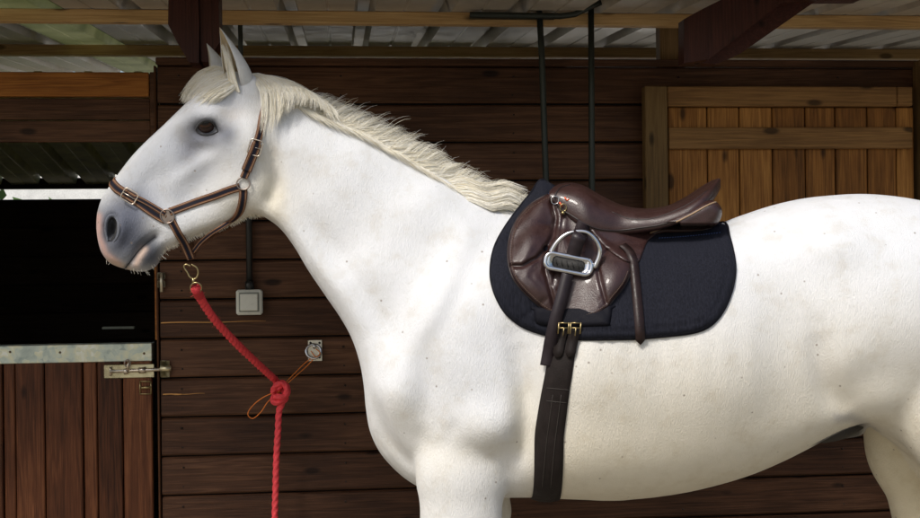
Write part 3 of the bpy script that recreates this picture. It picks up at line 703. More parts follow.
# ================================================================== TACK
LEATHER = simple('brown_leather', (.034, .0140, .0125), rough=.40, bump=.45, scale=330, var=.25, spec=.5, coat=.2)
LEATHER_D = simple('dark_leather', (.020, .010, .009), rough=.42, bump=.15, scale=420, var=.3, spec=.3)
LEATHER_E = simple('leather_edge', (.018, .010, .009), rough=.5, bump=.1, scale=300)
STRAP = simple('stirrup_leather_hide', (.019, .013, .016), rough=.42, spec=.3, bump=.15, scale=400, var=.2)
PADM = None
def pad_material():
    m, nt, N, L, b = newmat('navy_pad_cloth')
    tc = N.new('ShaderNodeTexCoord')
    mp = N.new('ShaderNodeMapping'); mp.inputs['Scale'].default_value = (330, 330, 18); L.new(tc.outputs['Object'], mp.inputs[0])
    n = N.new('ShaderNodeTexNoise'); n.inputs['Scale'].default_value = 1; n.inputs['Detail'].default_value = 2; L.new(mp.outputs[0], n.inputs['Vector'])
    w = N.new('ShaderNodeTexWave'); w.inputs['Scale'].default_value = 30; w.inputs['Distortion'].default_value = 1.2; w.inputs['Detail'].default_value = 1; w.bands_direction = 'X'; L.new(tc.outputs['Object'], w.inputs['Vector'])
    r = ramp(N, [(.25, (.005, .0055, .009)), (.75, (.016, .017, .026))]); L.new(n.outputs['Fac'], r.inputs[0]); L.new(r.outputs[0], b.inputs['Base Color'])
    b.inputs['Roughness'].default_value = .85; b.inputs['Specular IOR Level'].default_value = .15; b.inputs['Sheen Weight'].default_value = .03; b.inputs['Sheen Tint'].default_value = (.5, .6, 1, 1)
    ad = N.new('ShaderNodeMath'); ad.operation = 'MULTIPLY_ADD'; ad.inputs[1].default_value = .35; L.new(w.outputs['Fac'], ad.inputs[0]); L.new(n.outputs['Fac'], ad.inputs[2])
    bp = N.new('ShaderNodeBump'); bp.inputs['Strength'].default_value = .45; bp.inputs['Distance'].default_value = .002; L.new(ad.outputs[0], bp.inputs['Height']); L.new(bp.outputs[0], b.inputs['Normal'])
    return m
PAD = pad_material()
PADEDGE = simple('navy_binding', (.006, .006, .010), rough=.7, bump=.3, scale=500, spec=.15)
STEEL = simple('stirrup_steel', (.62, .62, .63), rough=.18, metal=1, scale=80, var=.08)
BRASS = simple('brass', (.38, .30, .15), rough=.35, metal=1, scale=80)
RUBBER = simple('black_rubber', (.015, .014, .013), rough=.7, bump=.4, scale=300)
BLUETH = simple('blue_thread', (.05, .10, .30), rough=.6); ORANGE = simple('orange_plastic', (.75, .12, .04), rough=.4)
# form carrying the saddle: near half height field y = -H(x, z)
form_top = np.array([[P(a, b).x, P(a, b).z] for a, b in catmull([(470,215),(500,202),(520,196),(532,188),(541,180),(553,185),(570,194),(600,208),(640,221),(680,225),(710,226),(725,223),(745,215),(780,204)], 5)])
fx = np.arange(P(465, 300).x, P(775, 300).x, .006); fz = np.arange(1.05, 1.72, .006)
hi_x = np.interp
def bodyH(x, z):
    i = (x-X0)/DX; k = (z-Z0)/DX; i0 = np.floor(i).astype(int); k0 = np.floor(k).astype(int); a = i-i0; b = k-k0
    g = lambda p, q_: h[np.clip(p, 0, h.shape[0]-1), np.clip(q_, 0, h.shape[1]-1)]
    return g(i0, k0)*(1-a)*(1-b)+g(i0+1, k0)*a*(1-b)+g(i0, k0+1)*(1-a)*b+g(i0+1, k0+1)*a*b
FX, FZ = np.meshgrid(fx, fz, indexing='ij')
zt = np.interp(FX, form_top[:, 0], form_top[:, 1])
tt = np.clip((zt-FZ)/.10, 0, 1)
pk = np.exp(-((FX-P(545,200).x)/.07)**2)
dome = (.135-.05*pk)*np.sqrt(1-(1-tt)**2) + .25*np.clip(zt-FZ-.05, 0, .2)
bh = bodyH(FX, FZ)
HF = np.maximum(bh+.006, np.minimum(dome, bh+.12+0*dome)*(FZ < zt))
HF = np.where(FZ < zt, np.maximum(HF, dome*(FZ > zt-.2)), 0)
for _ in range(2):
    HS = blur(HF); HF = np.where((FZ < zt-.012), HS, HF)
fm = MB(); fm.v = [(FX[i, k], -HF[i, k], FZ[i, k]) for i in range(len(fx)) for k in range(len(fz))]
nk = len(fz)
fm.f = [(i*nk+k, (i+1)*nk+k, (i+1)*nk+k+1, i*nk+k+1) for i in range(len(fx)-1) for k in range(nk-1) if max(HF[i, k], HF[i+1, k], HF[i, k+1], HF[i+1, k+1]) > 0]
FORM = fm.bvh()
def pip(poly, p):
    ins = False; n = len(poly)
    for i in range(n):
        a = poly[i]; b = poly[(i+1) % n]
        if (a[1] > p[1]) != (b[1] > p[1]) and p[0] < a[0]+(p[1]-a[1])/(b[1]-a[1])*(b[0]-a[0]): ins = not ins
    return ins
def pdist(pts, P_, closed=True):
    pts = np.array(pts, float); A = pts; B = np.roll(pts, -1, 0)
    if not closed: A = A[:-1]; B = B[:-1]
    best = np.full(len(P_), 1e9)
    for a, b in zip(A, B):
        ab = b-a; t = np.clip(((P_-a)@ab)/(ab@ab+1e-12), 0, 1); d = P_-a-t[:, None]*ab; best = np.minimum(best, (d*d).sum(1))
    return np.sqrt(best)
def patch(outline, bvhs, off, step=3.0, smooth=True, n=4, mirror=False, ymax=None, skirt=.006, top_open=False):
    """closed shell lying on the given surfaces inside a photo-space outline. off(px,py,dist)->metres towards the viewer"""
    oc = catmull(outline, n, True) if smooth else [np.array(p, float) for p in outline]
    res = []
    for i, p in enumerate(oc):
        q_ = oc[(i+1) % len(oc)]; m = max(1, int(np.linalg.norm(q_-p)/step))
        for k in range(m): res.append(p+(q_-p)*k/m)
    xs_ = [p[0] for p in res]; ys_ = [p[1] for p in res]; inner = []
    y = min(ys_)+step*.5; r = 0
    while y < max(ys_):
        x = min(xs_)+(step*.5 if r % 2 else 0)
        while x < max(xs_):
            if pip(res, (x, y)): inner.append((x, y))
            x += step
        y += step*.87; r += 1
    inner = np.array(inner) if inner else np.zeros((0, 2))
    if len(inner): inner = inner[pdist(res, inner) > step*.45]
    allp = [Vector((p[0], p[1])) for p in res]+[Vector((p[0], p[1])) for p in inner]
    nb = len(res)
    out = delaunay_2d_cdt(allp, [], [list(range(nb))], 1, 1e-4)
    v2, f2 = out[0], [tuple(f) for f in out[2]]
    a2 = np.array([[v.x, v.y] for v in v2]); d = pdist(res, a2)
    ys3 = np.full(len(a2), np.nan)
    for i, (a, b) in enumerate(a2):
        r_ = hit(a, b, bvhs)
        if r_: ys3[i] = r_[0].y
    bad = np.isnan(ys3); good = np.nonzero(~bad)[0]
    for i in np.nonzero(bad)[0]:
        dd = ((a2[good]-a2[i])**2).sum(1); k = np.argsort(dd)[:3]; ys3[i] = ys3[good[k]].mean()
    if ymax is not None: ys3[bad] = ymax
    V3 = [P(a, b, y) + (CV-P(a, b, y)).normalized()*off(a, b, dd) for (a, b), y, dd in zip(a2, ys3, d)]
    B3 = [P(a, b, y) - (CV-P(a, b, y)).normalized()*skirt for (a, b), y in zip(a2, ys3)]
    # consistent winding, facing the viewer
    f3 = []
    for f in f2:
        a, b, c = (a2[f[0]], a2[f[1]], a2[f[2]])
        cr_ = (b[0]-a[0])*(c[1]-a[1])-(b[1]-a[1])*(c[0]-a[0])
        f3.append(f if cr_ < 0 else f[::-1])
    cnt = {}
    for f in f3:
        for i in range(len(f)):
            e = (f[i], f[(i+1) % len(f)]); cnt[e] = 1
    m = MB(); m.add(V3, f3)
    nv = len(V3)
    be = [e for e in cnt if (e[1], e[0]) not in cnt]
    m.v += [tuple(v) for v in B3]
    for a, b in be: m.f.append((b, a, a+nv, b+nv)); m.m.append(0)
    for f in f3: m.f.append(tuple(i+nv for i in f[::-1])); m.m.append(0)
    if mirror:
        k = len(m.v); m.v += [(x, -y_, z) for x, y_, z in m.v]; m.f += [tuple(i+k for i in f[::-1]) for f in m.f]; m.m += m.m
    m.out = res; m.front = (V3, f3)
    return m
def frontbvh(m): return BVHTree.FromPolygons(m.front[0], m.front[1])
def piping(path, bvhs, r, off=.0, n=6, closed=False):
    pts = []
    for a, b in path:
        q_ = hit(a, b, bvhs)
        if q_: pts.append(q_[0] + (CV-q_[0]).normalized()*off)
    mb = MB()
    if len(pts) > 2: mb.tube(pts, r, n, closed=closed)
    return mb
def merge(a, b):
    k = len(a.v); a.v += b.v; a.f += [tuple(i+k for i in f) for f in b.f]; a.m += b.m; return a
def strap_pts(path, bvhs, off=.003, n=6):
    pts = []; nr = []
    for a, b in catmull(path, n):
        q_ = hit(a, b, bvhs)
        if q_ is None:
            if pts: y = pts[-1].y
            else: y = 0
            pts.append(P(a, b, y)); nr.append(nr[-1] if nr else Vector((0, -1, 0)))
        else: pts.append(q_[0]+q_[1]*off); nr.append(q_[1])
    # smooth
    for _ in range(3):
        pts = [pts[0]]+[(pts[i-1]+pts[i]*2+pts[i+1])/4 for i in range(1, len(pts)-1)]+[pts[-1]]
        nr = [nr[0]]+[(nr[i-1]+nr[i]*2+nr[i+1]).normalized() for i in range(1, len(nr)-1)]+[nr[-1]]
    return pts, nr
gs = lambda a, b, cx, cy, sx, sy, ang=0: math.exp(-.5*((((a-cx)*math.cos(R(ang))+(b-cy)*math.sin(R(ang)))/sx)**2+((-(a-cx)*math.sin(R(ang))+(b-cy)*math.cos(R(ang)))/sy)**2))
def seg(a, b, pts):
    best = 1e9
    for (x0, y0), (x1, y1) in zip(pts[:-1], pts[1:]):
        dx, dy = x1-x0, y1-y0; t = max(0, min(1, ((a-x0)*dx+(b-y0)*dy)/(dx*dx+dy*dy))); best = min(best, math.hypot(a-x0-t*dx, b-y0-t*dy))
    return best
gl = lambda a, b, pts, s: math.exp(-seg(a, b, pts)**2/(2*s*s))
# ---- saddle pad
pad_out = [(541,180),(553,186),(575,196),(600,208),(640,221),(680,225),(710,225),(725,223),(729,236),(733,252),(735,268),(733,285),(727,303),(718,318),(706,328),(690,333),(665,336),(635,338.5),(605,339),(580,339),(558,337),(540,333),(522,326),(507,314),(497,298),(491.5,280),(491.5,262),(496,244),(506,226),(519,208),(531,193)]
qlines = [[(515,325),(545,300)],[(600,300),(617,337)],[(625,300),(636,338)],[(500,240),(560,225)],[(650,243),(690,238),(728,232)]]
def pad_off(a, b, d):
    o = .013*(1-math.exp(-d/3.0)) + .003
    o -= .0035*gl(a, b, qlines[0], 1.6) + .0035*gl(a, b, qlines[1], 1.6) + .003*gl(a, b, qlines[4], 1.5)
    o -= .004*math.exp(-(d-8.5)**2/2.2)
    return o
pm = patch(pad_out, [FORM], pad_off, 3.0, n=3, mirror=True, skirt=.004)
pad = empty('saddle_pad', 'navy blue quilted saddle pad lying on the horse\'s back under the saddle', 'saddle pad', P(640, 260, -.2))
padc = adopt(pm.build('quilted_cloth', PAD), pad)
PADB = frontbvh(pm)
under(piping([tuple(p) for p in catmull(pad_out, 5, True)], [PADB, FORM], .0042, -.002, closed=True).build('binding', PADEDGE), padc)
bt = MB()
for i in range(9):
    a, b = 533+i*2.6, 208-i*1.6
    q_ = hit(a, b, [PADB]); q2 = hit(a+5, b-5, [PADB])
    if q_ and q2: bt.tube([q_[0]-Vector((0, .003, 0)), (q_[0]+q2[0])/2-Vector((0, .006, 0)), q2[0]-Vector((0, .003, 0))], .0011, 5)
    q_ = hit(a, b-5, [PADB]); q2 = hit(a+5, b, [PADB])
    if q_ and q2: bt.tube([q_[0]-Vector((0, .003, 0)), (q_[0]+q2[0])/2-Vector((0, .006, 0)), q2[0]-Vector((0, .003, 0))], .0009, 5)
under(bt.build('embroidery', BLUETH), padc)
# blue stitching under the cantle
st = MB()
for i in range(24):
    a = 659+i*2.6; b = 238-6*((a-659)/66)**1.4
    q_ = hit(a, b, [PADB]); q2 = hit(a+1.4, b-.3, [PADB])
    if q_ and q2: st.tube([q_[0]-Vector((0, .0015, 0)), q2[0]-Vector((0, .0015, 0))], .0009, 5)
under(st.build('stitching', BLUETH), padc)
# ---- saddle
saddle = empty('saddle', 'brown leather english saddle with knee rolls on the navy pad', 'saddle', P(620, 240, -.15))
flap_out = [(560,188),(548,194),(532,203),(519,216),(511,232),(508,248),(508.5,264),(513,278),(521,289),(531,299),(543,309),(556,316),(570,319),(585,318.5),(598,314),(608,307),(614,299),(621,291),(627,282),(631,272),(631,264),(626,255),(612,245),(597,232),(580,215),(568,200)]
def flap_off(a, b, d):
    e = 1-math.exp(-d/1.6)
    o = .007*e
    o += .034*e*gs(a, b, 531, 236, 12, 26, 22)                 # thigh block
    o += .018*e*gs(a, b, 534, 286, 15, 13, 45)                 # lower knee roll
    o += .024*e*gs(a, b, 614, 278, 12, 20, 25)                 # rear block
    o -= .014*gl(a, b, [(509,266),(522,266),(537,258),(546,248)], 1.5)
    o -= .014*gl(a, b, [(552,203),(556,218),(553,236),(546,248)], 1.7)
    o -= .009*gl(a, b, [(546,250),(545,270),(552,296),(556,312)], 1.4)
    o -= .010*gl(a, b, [(608,250),(597,262),(600,280),(606,303)], 1.4)
    o -= .004*gl(a, b, [(563,216),(560,240),(556,262),(553,285)], 1.2)
    o += .0007*math.sin(a*.7-b*.4+math.sin(b*.3))*gs(a, b, 540, 280, 10, 8)
    o += .012*gs(a, b, 561, 226, 5, 14, -15)*e
    o += .003*gl(a, b, [(520,215),(513,235),(511,255),(515,275)], 1.6)
    o += .0012*math.sin(a*.55+b*.3)*gs(a, b, 536, 262, 14, 10)
    o += .0018*math.exp(-(d-1.8)**2/1.0)
    return o+.002
fp = patch(flap_out, [PADB], flap_off, 1.5, n=3, skirt=.006, mirror=True)
flap_o = adopt(fp.build('flap', LEATHER), saddle)
FLAPB = frontbvh(fp)
adopt(piping([tuple(p) for p in catmull(flap_out[1:20], 5)], [FLAPB, PADB], .0023, .001).build('flap_welt', LEATHER_E), saddle)
cc_ = np.array([570., 255.]); sti = MB()
fo = [np.array(p) for p in catmull(flap_out[1:20], 6)]
for i in range(0, len(fo)-1):
    a = fo[i]+(cc_-fo[i])/np.linalg.norm(cc_-fo[i])*3.4; b = fo[i+1]+(cc_-fo[i+1])/np.linalg.norm(cc_-fo[i+1])*3.4; b = a+(b-a)*.6
    q_ = hit(a[0], a[1], [FLAPB]); q2 = hit(b[0], b[1], [FLAPB])
    if q_ and q2: sti.tube([q_[0]+q_[1]*.0006, q2[0]+q2[1]*.0006], .0007, 4)
sto = adopt(sti.build('stitching', simple('brown_thread', (.17, .11, .08), rough=.7)), saddle); sto['kind'] = 'stuff'; under(sto, flap_o)
# girth guard under the flap
gg_ = patch([(534,310),(536,307),(610,305),(612,309),(610,323),(606,326),(560,327),(540,325),(535,321)], [PADB], lambda a, b, d: .009*(1-math.exp(-d/1.5))+.002, 2.5, n=2)
adopt(gg_.build('girth_guard', PADEDGE), saddle); GGB = frontbvh(gg_)
# skirt
skirt_out = [(578,212),(589,229),(598,240),(608,250),(618,257),(627,262),(638,263),(643,252),(648,241),(656,234),(659,225),(650,218),(620,218),(596,211)]
sk = patch(skirt_out, [FLAPB, PADB], lambda a, b, d: .008*(1-math.exp(-d/1.2))+.003-.002*math.exp(-(d-3.5)**2/1.0), 2.0, n=3)
adopt(sk.build('skirt', LEATHER), saddle); SKB = frontbvh(sk)
# rear panel
rp_out = [(640,236),(652,227),(668,219),(690,209),(706,201),(715,201),(721,207),(722,214),(719,222),(712,228),(700,231),(682,232.5),(664,233),(650,236)]
rp = patch(rp_out, [FORM], lambda a, b, d: .030*math.sqrt(max(0, 1-(1-min(1, d/9))**2))*min(1, (a-636)/26)+.012, 2.0, n=3, ymax=-.15, mirror=True, skirt=.07)
adopt(rp.build('rear_panel', LEATHER), saddle)
# seat: loft across the back
SBV = [FLAPB, PADB, FORM]
stn = [(549,192,197,.030),(553,187.5,200,.048),(560,184,206,.065),(572,183,217,.09),(585,186.5,225,.11),(600,195,230.5,.13),(620,204.5,231.5,.15),(640,208.5,229,.165),(660,207.5,226,.175),(680,202,219.5,.182),(695,195,212,.18),(706,188,204,.16),(713,182,197,.125),(718,178.5,190,.08),(720.5,179.5,185,.035)]
sc_ = catmull([np.array(s_, float) for s_ in stn], 5)
sv = []; sf = []; NS = 13; wv = []
for px, pt, pe, wd in sc_:
    q_ = hit(px, pe, SBV); w_ = wd
    if q_ and px < 655: w_ = max(wd, -q_[0].y+.013)
    wv.append(w_)
for _ in range(4): wv = [wv[0]]+[(wv[i-1]+2*wv[i]+wv[i+1])/4 for i in range(1, len(wv)-1)]+[wv[-1]]
for (px, pt, pe, wd), w_ in zip(sc_, wv):
    top = P(px, pt, 0); ed = P(px, pe, -w_)
    ring = []
    for k in range(NS):
        th = math.pi/2*k/(NS-1)
        yy = w_*math.sin(th)**.85; fz_ = math.cos(th)**.75
        x = top.x + (ed.x-top.x)*math.sin(th); z = ed.z + (top.z-ed.z)*fz_
        ring.append(Vector((x, -yy, z)))
    # roll under
    ring += [Vector((ed.x, -w_+.002, ed.z-.006)), Vector((ed.x, -w_+.02, ed.z-.010)), Vector((top.x, 0, ed.z-.004))]
    full = ring + [Vector((v.x, -v.y, v.z)) for v in reversed(ring[1:-1])]
    sv += full
M_ = len(full); nst = len(sc_)
for i in range(nst-1):
    for k in range(M_):
        l = (k+1) % M_; sf.append((i*M_+k, i*M_+l, (i+1)*M_+l, (i+1)*M_+k))
sf.append(tuple(range(M_-1, -1, -1))); sf.append(tuple((nst-1)*M_+k for k in range(M_)))
sm_ = MB(); sm_.add(sv, sf); sm_.front = (sv, sf)
seat_o = adopt(sm_.build('seat', LEATHER, recalc=True), saddle); SEATB = sm_.bvh()
# seat piping along lower edge and pommel facing
ed_pts = [(a, b-1.2) for a, b in [(556,203),(563,211),(572,217),(585,225),(600,230.5),(620,231.5),(640,229),(660,226),(680,219.5),(695,212),(706,204),(713,197)]]
adopt(piping([tuple(p) for p in catmull(ed_pts, 5)], [SEATB], .0024, .0005).build('seat_welt', LEATHER_E), saddle)
w2 = piping([tuple(p) for p in catmull([(561,212),(556,203),(555,196),(560,188),(570,184.5)], 5)], [SEATB, FLAPB], .0022, .001)
w3 = piping([tuple(p) for p in catmull([(612,212),(630,219),(650,219),(672,212),(692,202),(708,190)], 5)], [SEATB], .0016, -.0002)
under(merge(w2, w3).build('piping', LEATHER_E), seat_o)
adopt(piping([tuple(p) for p in catmull([(650,233),(668,226),(690,215),(708,205),(716,202)], 5)], [rp.bvh()], .0022, .001).build('panel_welt', simple('pale_thread', (.30, .20, .12), rough=.5)), saddle)
# rear billet strap with holes
ALLF = [FLAPB, SKB, PADB, GGB]
bp_, bn_ = strap_pts([(622,246),(629,252),(633,262),(635,280),(637,300),(639,322),(640,336),(640.5,345)], ALLF, .004)
sb = MB(); nn_ = len(bp_); sb.ribbon(bp_, bn_, [.024 if i < nn_-4 else .024-.006*(i-nn_+5) for i in range(nn_)], .0035)
so = adopt(sb.build('billet_strap', LEATHER_D), saddle)
for b in (296, 306, 316, 326):
    q_ = hit(637.5+(b-296)*.06, b, [sb.bvh()]); hb = MB()
    if q_: hb.tube([q_[0]+Vector((0, -.0006, 0)), q_[0]+Vector((0, .001, 0))], .0018, 8); under(hb.build('punched_hole', RUBBER), so)
# stirrup iron
FB = [FLAPB, PADB]
base_y = min(hit(a, b, FB)[0].y for a, b in ((549,262),(570,262),(590,262),(560,245),(596,245)))-.012
ST = base_y
irn = MB()
arch = catmull([(549.5,259),(552,250),(558,241),(567,234),(577,231.5),(587,232.5),(595,239),(599.5,248),(599,257),(594,268)], 5)
irn.tube([P(a, b, ST-.004) for a, b in arch], [.0072-.0018*math.sin(math.pi*i/(len(arch)-1)) for i in range(len(arch))], 12)
# tread: rounded bar with an opening, tilted to the viewer
ca_, sa_ = math.cos(R(11)), math.sin(R(11))
def tr(u_, v_): return (568.5+u_*ca_-v_*sa_, 264+u_*sa_+v_*ca_)
def rrect(hw, hh_, r_, n=6):
    out = []
    for cx, cy, a0 in ((hw-r_, hh_-r_, 0), (-hw+r_, hh_-r_, 90), (-hw+r_, -hh_+r_, 180), (hw-r_, -hh_+r_, 270)):
        for k in range(n+1): a = R(a0+90*k/n); out.append((cx+r_*math.cos(a), cy+r_*math.sin(a)))
    return out
o_ = rrect(25, 9.2, 7.5); i_ = rrect(16.5, 5.6, 4)
nn = len(o_); vs = []
for lst, yy in ((o_, ST-.014), (i_, ST-.014), (i_, ST+.002), (o_, ST+.002)):
    for u_, v_ in lst: a, b = tr(u_, v_); vs.append(P(a, b, yy - v_*.0004))
fs = [(A*nn+k, A*nn+(k+1) % nn, ((A+1) % 4)*nn+(k+1) % nn, ((A+1) % 4)*nn+k) for A in range(4) for k in range(nn)]
irn.add(vs, fs)
rim = [P(*tr(u_, v_), ST-.012 - v_*.0004) for u_, v_ in rrect(23.3, 7.6, 6.2)]; irn.tube(rim, .0058, 8, closed=True)
stp = adopt(irn.build('stirrup_iron', STEEL, recalc=True), saddle)
tr_m = MB(); vs = []
q_l = rrect(17.0, 6.0, 4); n_ = len(q_l)
for yy in (ST-.0105, ST+.0): vs += [P(*tr(u_, v_), yy) for u_, v_ in q_l]
tr_m.add(vs, [tuple(range(n_)), tuple(range(2*n_-1, n_-1, -1))]+[(k, (k+1) % n_, n_+(k+1) % n_, n_+k) for k in range(n_)])
for i in range(6):
    tr_m.tube([P(*tr(-14+i*5.6, -3), ST-.0112), P(*tr(-11+i*5.6, 3.2), ST-.0112)], .0015, 6)
under(tr_m.build('tread_pad', RUBBER, recalc=True), stp)
# stirrup leather: hangs from under the skirt over the arch and the tread, the end hanging free
def free_strap(path, ys_, w_, th=.0028, mat=STRAP, name='stirrup_leather', facing=Vector((0, -1, 0))):
    c = catmull([np.array((a, b, y), float) for (a, b), y in zip(path, ys_)], 6)
    pts = [P(a, b, y) for a, b, y in c]; m = MB()
    w_ = w_ if hasattr(w_, '__len__') else [w_]*2
    wl_ = [w_[0]+(w_[-1]-w_[0])*i/(len(pts)-1) for i in range(len(pts))]
    m.ribbon(pts, [facing]*len(pts), wl_, th); return m
y2 = hit(548, 350, [BODY])[0].y-.02
sy = hit(585, 224, [SEATB, SKB, FLAPB])[0].y
fy = lambda a, b: hit(a, b, [FLAPB, SKB, PADB])[0].y
m1 = free_strap([(588,214),(584,223),(580,234),(576.5,244),(573,256),(569.5,270)], [fy(587,222)-.003, fy(583,225)-.006, min(ST-.010, fy(580,234)-.008), ST-.017, ST-.010, ST-.004], .036, .004)
lp = [(567.5,274),(565,284),(562,296),(559,307),(556,318),(553,330),(550.5,342),(548.5,354),(546.5,366)]
ly = [hit(a, b, [FLAPB, GGB, PADB, BODY])[0].y-.010 for a, b in lp]
ly = [min(ly[max(0, i-1)], ly[i], ly[min(len(ly)-1, i+1)]) for i in range(len(ly))]; ly = [(ly[max(0, i-1)]+2*ly[i]+ly[min(len(ly)-1, i+1)])/4 for i in range(len(ly))]
m3 = free_strap(lp, ly, [.030, .033])
adopt(merge(m1, m3).build('stirrup_leather', STRAP), saddle)
# D ring, brass stud, orange tag at the pommel
dr = MB(); q_ = hit(555, 200, [SEATB, FLAPB]) ; yq = q_[0].y-.006
dr.tube([P(a, b, yq) for a, b in catmull([(552,203),(551.5,198),(555,196),(558.5,198),(558,202.5),(555,204)], 3, True)], .0014, 6, closed=True)
adopt(dr.build('ring', STEEL), saddle)
q_ = hit(563, 208, [SEATB, FLAPB]); yq = q_[0].y-.006; db = MB()
db.tube([P(563.3+3.2*math.cos(a), 207.5+3.8*math.sin(a), yq) for a in [i*math.pi/6 for i in range(12)]], .0014, 6, closed=True)
db.tube([P(563, 213, yq-.004), P(563, 213, yq+.004)], .005, 10)
adopt(db.build('brass_fitting', BRASS), saddle)
ot = MB(); q_ = hit(567, 199, [SEATB]); ot.tube([P(564.5, 197, q_[0].y-.002), P(567, 200.5, q_[0].y-.003), P(569, 199, q_[0].y-.002)], .0022, 6)
q_ = hit(560.5, 204, [SEATB, FLAPB]); ot.tube([P(559.5, 202, q_[0].y-.003), P(562, 206.5, q_[0].y-.004)], .0022, 6)
adopt(ot.build('orange_tag', ORANGE), saddle)
# ---- girth: goes round the barrel
girth = empty('girth', 'dark brown leather girth buckled below the saddle flap and running round the belly', 'girth', P(550, 430, -.3))
def gpath(z):   # centre x and half width on the near side at height z (from the photograph)
    zz = [P(567, 333, -.3).z, P(557, 395, -.3).z, P(551, 440, -.28).z, P(546, 492, -.1).z]; xx = [P(567, 333, -.3).x, P(557, 395, -.3).x, P(551, 440, -.28).x, P(546, 492, -.1).x]
    return float(np.interp(-z, [-a for a in zz], xx))
cz = P(560, 380).z; gv = []; NR = 70; NW = 7; top_ang = None
zt_ = P(567, 332, -.3).z
rows = []
for i in range(NR):
    th = -R(118)+2*R(118)*i/(NR-1)          # 0 = straight down, negative = near side
    row = []
    d0 = Vector((0, math.sin(th), -math.cos(th)))
    l, n, _, _ = BODY.ray_cast(Vector((gpath(cz), 0, cz)), d0)
    zc = l.z; cx = gpath(zc); hw = .033 + .004*max(0, math.cos(th))
    for k in range(NW):
        x = cx+hw*(2*k/(NW-1)-1)
        l, n, _, _ = BODY.ray_cast(Vector((x, 0, cz)), d0)
        if n.dot(d0) < 0: n = -n
        e = 2*k/(NW-1)-1
        row.append((l, n, e))
    rows.append(row)
V1 = []; V2 = []
for i, row in enumerate(rows):
    mo_ = max(0, 0)
    for l, n, e in row:
        o = .009 - .004*e**4 + (.0025 if abs(e) < .34 else 0)
        V1.append(l+n*o); V2.append(l-n*.004)
# keep only rows below the girth straps
V1s = [v.copy() for v in V1]
for _ in range(2):
    for i in range(1, NR-1):
        for k in range(NW): V1s[i*NW+k] = (V1[(i-1)*NW+k]+V1[i*NW+k]*2+V1[(i+1)*NW+k])/4
    V1 = [v.copy() for v in V1s]
gm = MB(); nv = len(V1); keep = [i for i in range(NR) if V1[i*NW+3].z < zt_]
i0, i1 = keep[0], keep[-1]; fs = []
for i in range(i0, i1):
    for k in range(NW-1):
        a = i*NW+k; fs.append((a, a+1, a+NW+1, a+NW)); fs.append((a+nv, a+NW+nv, a+NW+1+nv, a+1+nv))
    for k in (0, NW-1):
        a = i*NW+k; fs.append((a, a+NW, a+NW+nv, a+nv))
for i in (i0, i1):
    for k in range(NW-1): a = i*NW+k; fs.append((a, a+1, a+1+nv, a+nv))
gm.add(V1+V2, fs)
GIRTHM = simple('girth_leather', (.014, .010, .009), rough=.6, bump=.3, scale=350, var=.3, spec=.2)
band_o = adopt(gm.build('band', GIRTHM, recalc=True), girth)
GB = gm.bvh()
# stitched keepers and ends
stt = MB()
for yy in (389, 402):
    pts = [hit(a, yy+(a-557)*.10, [GB]) for a in np.linspace(546.5, 569, 10)]; pts = [q_[0]+Vector((0, -.0008, 0)) for q_ in pts if q_]
    if len(pts) > 2: stt.tube(pts, .0009, 5)
for dx_ in (-4.2, 4.2):
    pts = [hit(np.interp(b, [395,440,492], [557,551,546])+dx_, b, [GB]) for b in np.linspace(395, 488, 24)]; pts = [q_[0]+Vector((0, -.0006, 0)) for q_ in pts if q_]
    if len(pts) > 2: stt.tube(pts, .0010, 5)
adopt(stt.build('stitch_line', simple('grey_thread', (.035, .029, .024), rough=.7)), girth); under(bpy.data.objects['stitch_line'], band_o)
for cx_ in (561, 573):
    pts, nr = strap_pts([(cx_+2.5, 329), (cx_, 340), (cx_-2, 350), (cx_-3, 358)], [GB, PADB, BODY], .004, 4)
    m = MB(); n_ = len(pts); m.ribbon(pts, nr, [.027]*(n_-3)+[.024, .018, .010], .0035); adopt(m.build('buckle_strap', GIRTHM), girth)
for cx_ in (565, 577):
    m = MB(); q_ = hit(cx_, 328, [PADB, GGB]); yq = q_[0].y-.010
    for sgn in (-1, 1): m.tube([P(cx_+sgn*5-1, 322.5, yq), P(cx_+sgn*5-2, 334, yq)], .0020, 6)
    m.tube([P(cx_-6, 328, yq), P(cx_+4, 328, yq)], .0018, 6); m.tube([P(cx_-6, 323, yq), P(cx_+4, 323, yq)], .0018, 6)
    m.tube([P(cx_-1, 328, yq-.003), P(cx_-2, 336, yq-.001)], .0015, 6)
    adopt(m.build('buckle', BRASS), girth)
# ================================================================== HEADCOLLAR
TAN = simple('tan_strap_edge', (.12, .052, .027), rough=.6, bump=.3, scale=300, var=.25, spec=.25); NAVY = simple('black_strap_centre', (.008, .008, .016), rough=.6, spec=.2, bump=.2, scale=300)
PALE = simple('pale_strap_stitching', (.36, .23, .13), rough=.6)
HC = empty('headcollar', 'brown headcollar with a dark centre stripe, buckled on the white horse\'s head', 'headcollar', P(200, 200, -.08))
bands = [(.13, 0), (.045, 2), (.13, 0), (.39, 1), (.13, 0), (.045, 2), (.13, 0)]
HM = [TAN, NAVY, PALE]
def hstrap(name, path, w_, off=.0028, mirror=True, n=6, bvh=None, th=.003):
    pts, nr = strap_pts(path, bvh or [BODY], off, n)
    m = MB(); m.ribbon(pts, nr, w_, th, bands)
    if mirror: adopt(mirrored(m).build(name, HM), HC)
    return adopt(m.build(name, HM), HC), m
nb = [(113,183),(117,188),(124,192.5),(134,198.5),(146,207),(157,214.5),(166,219.5)]
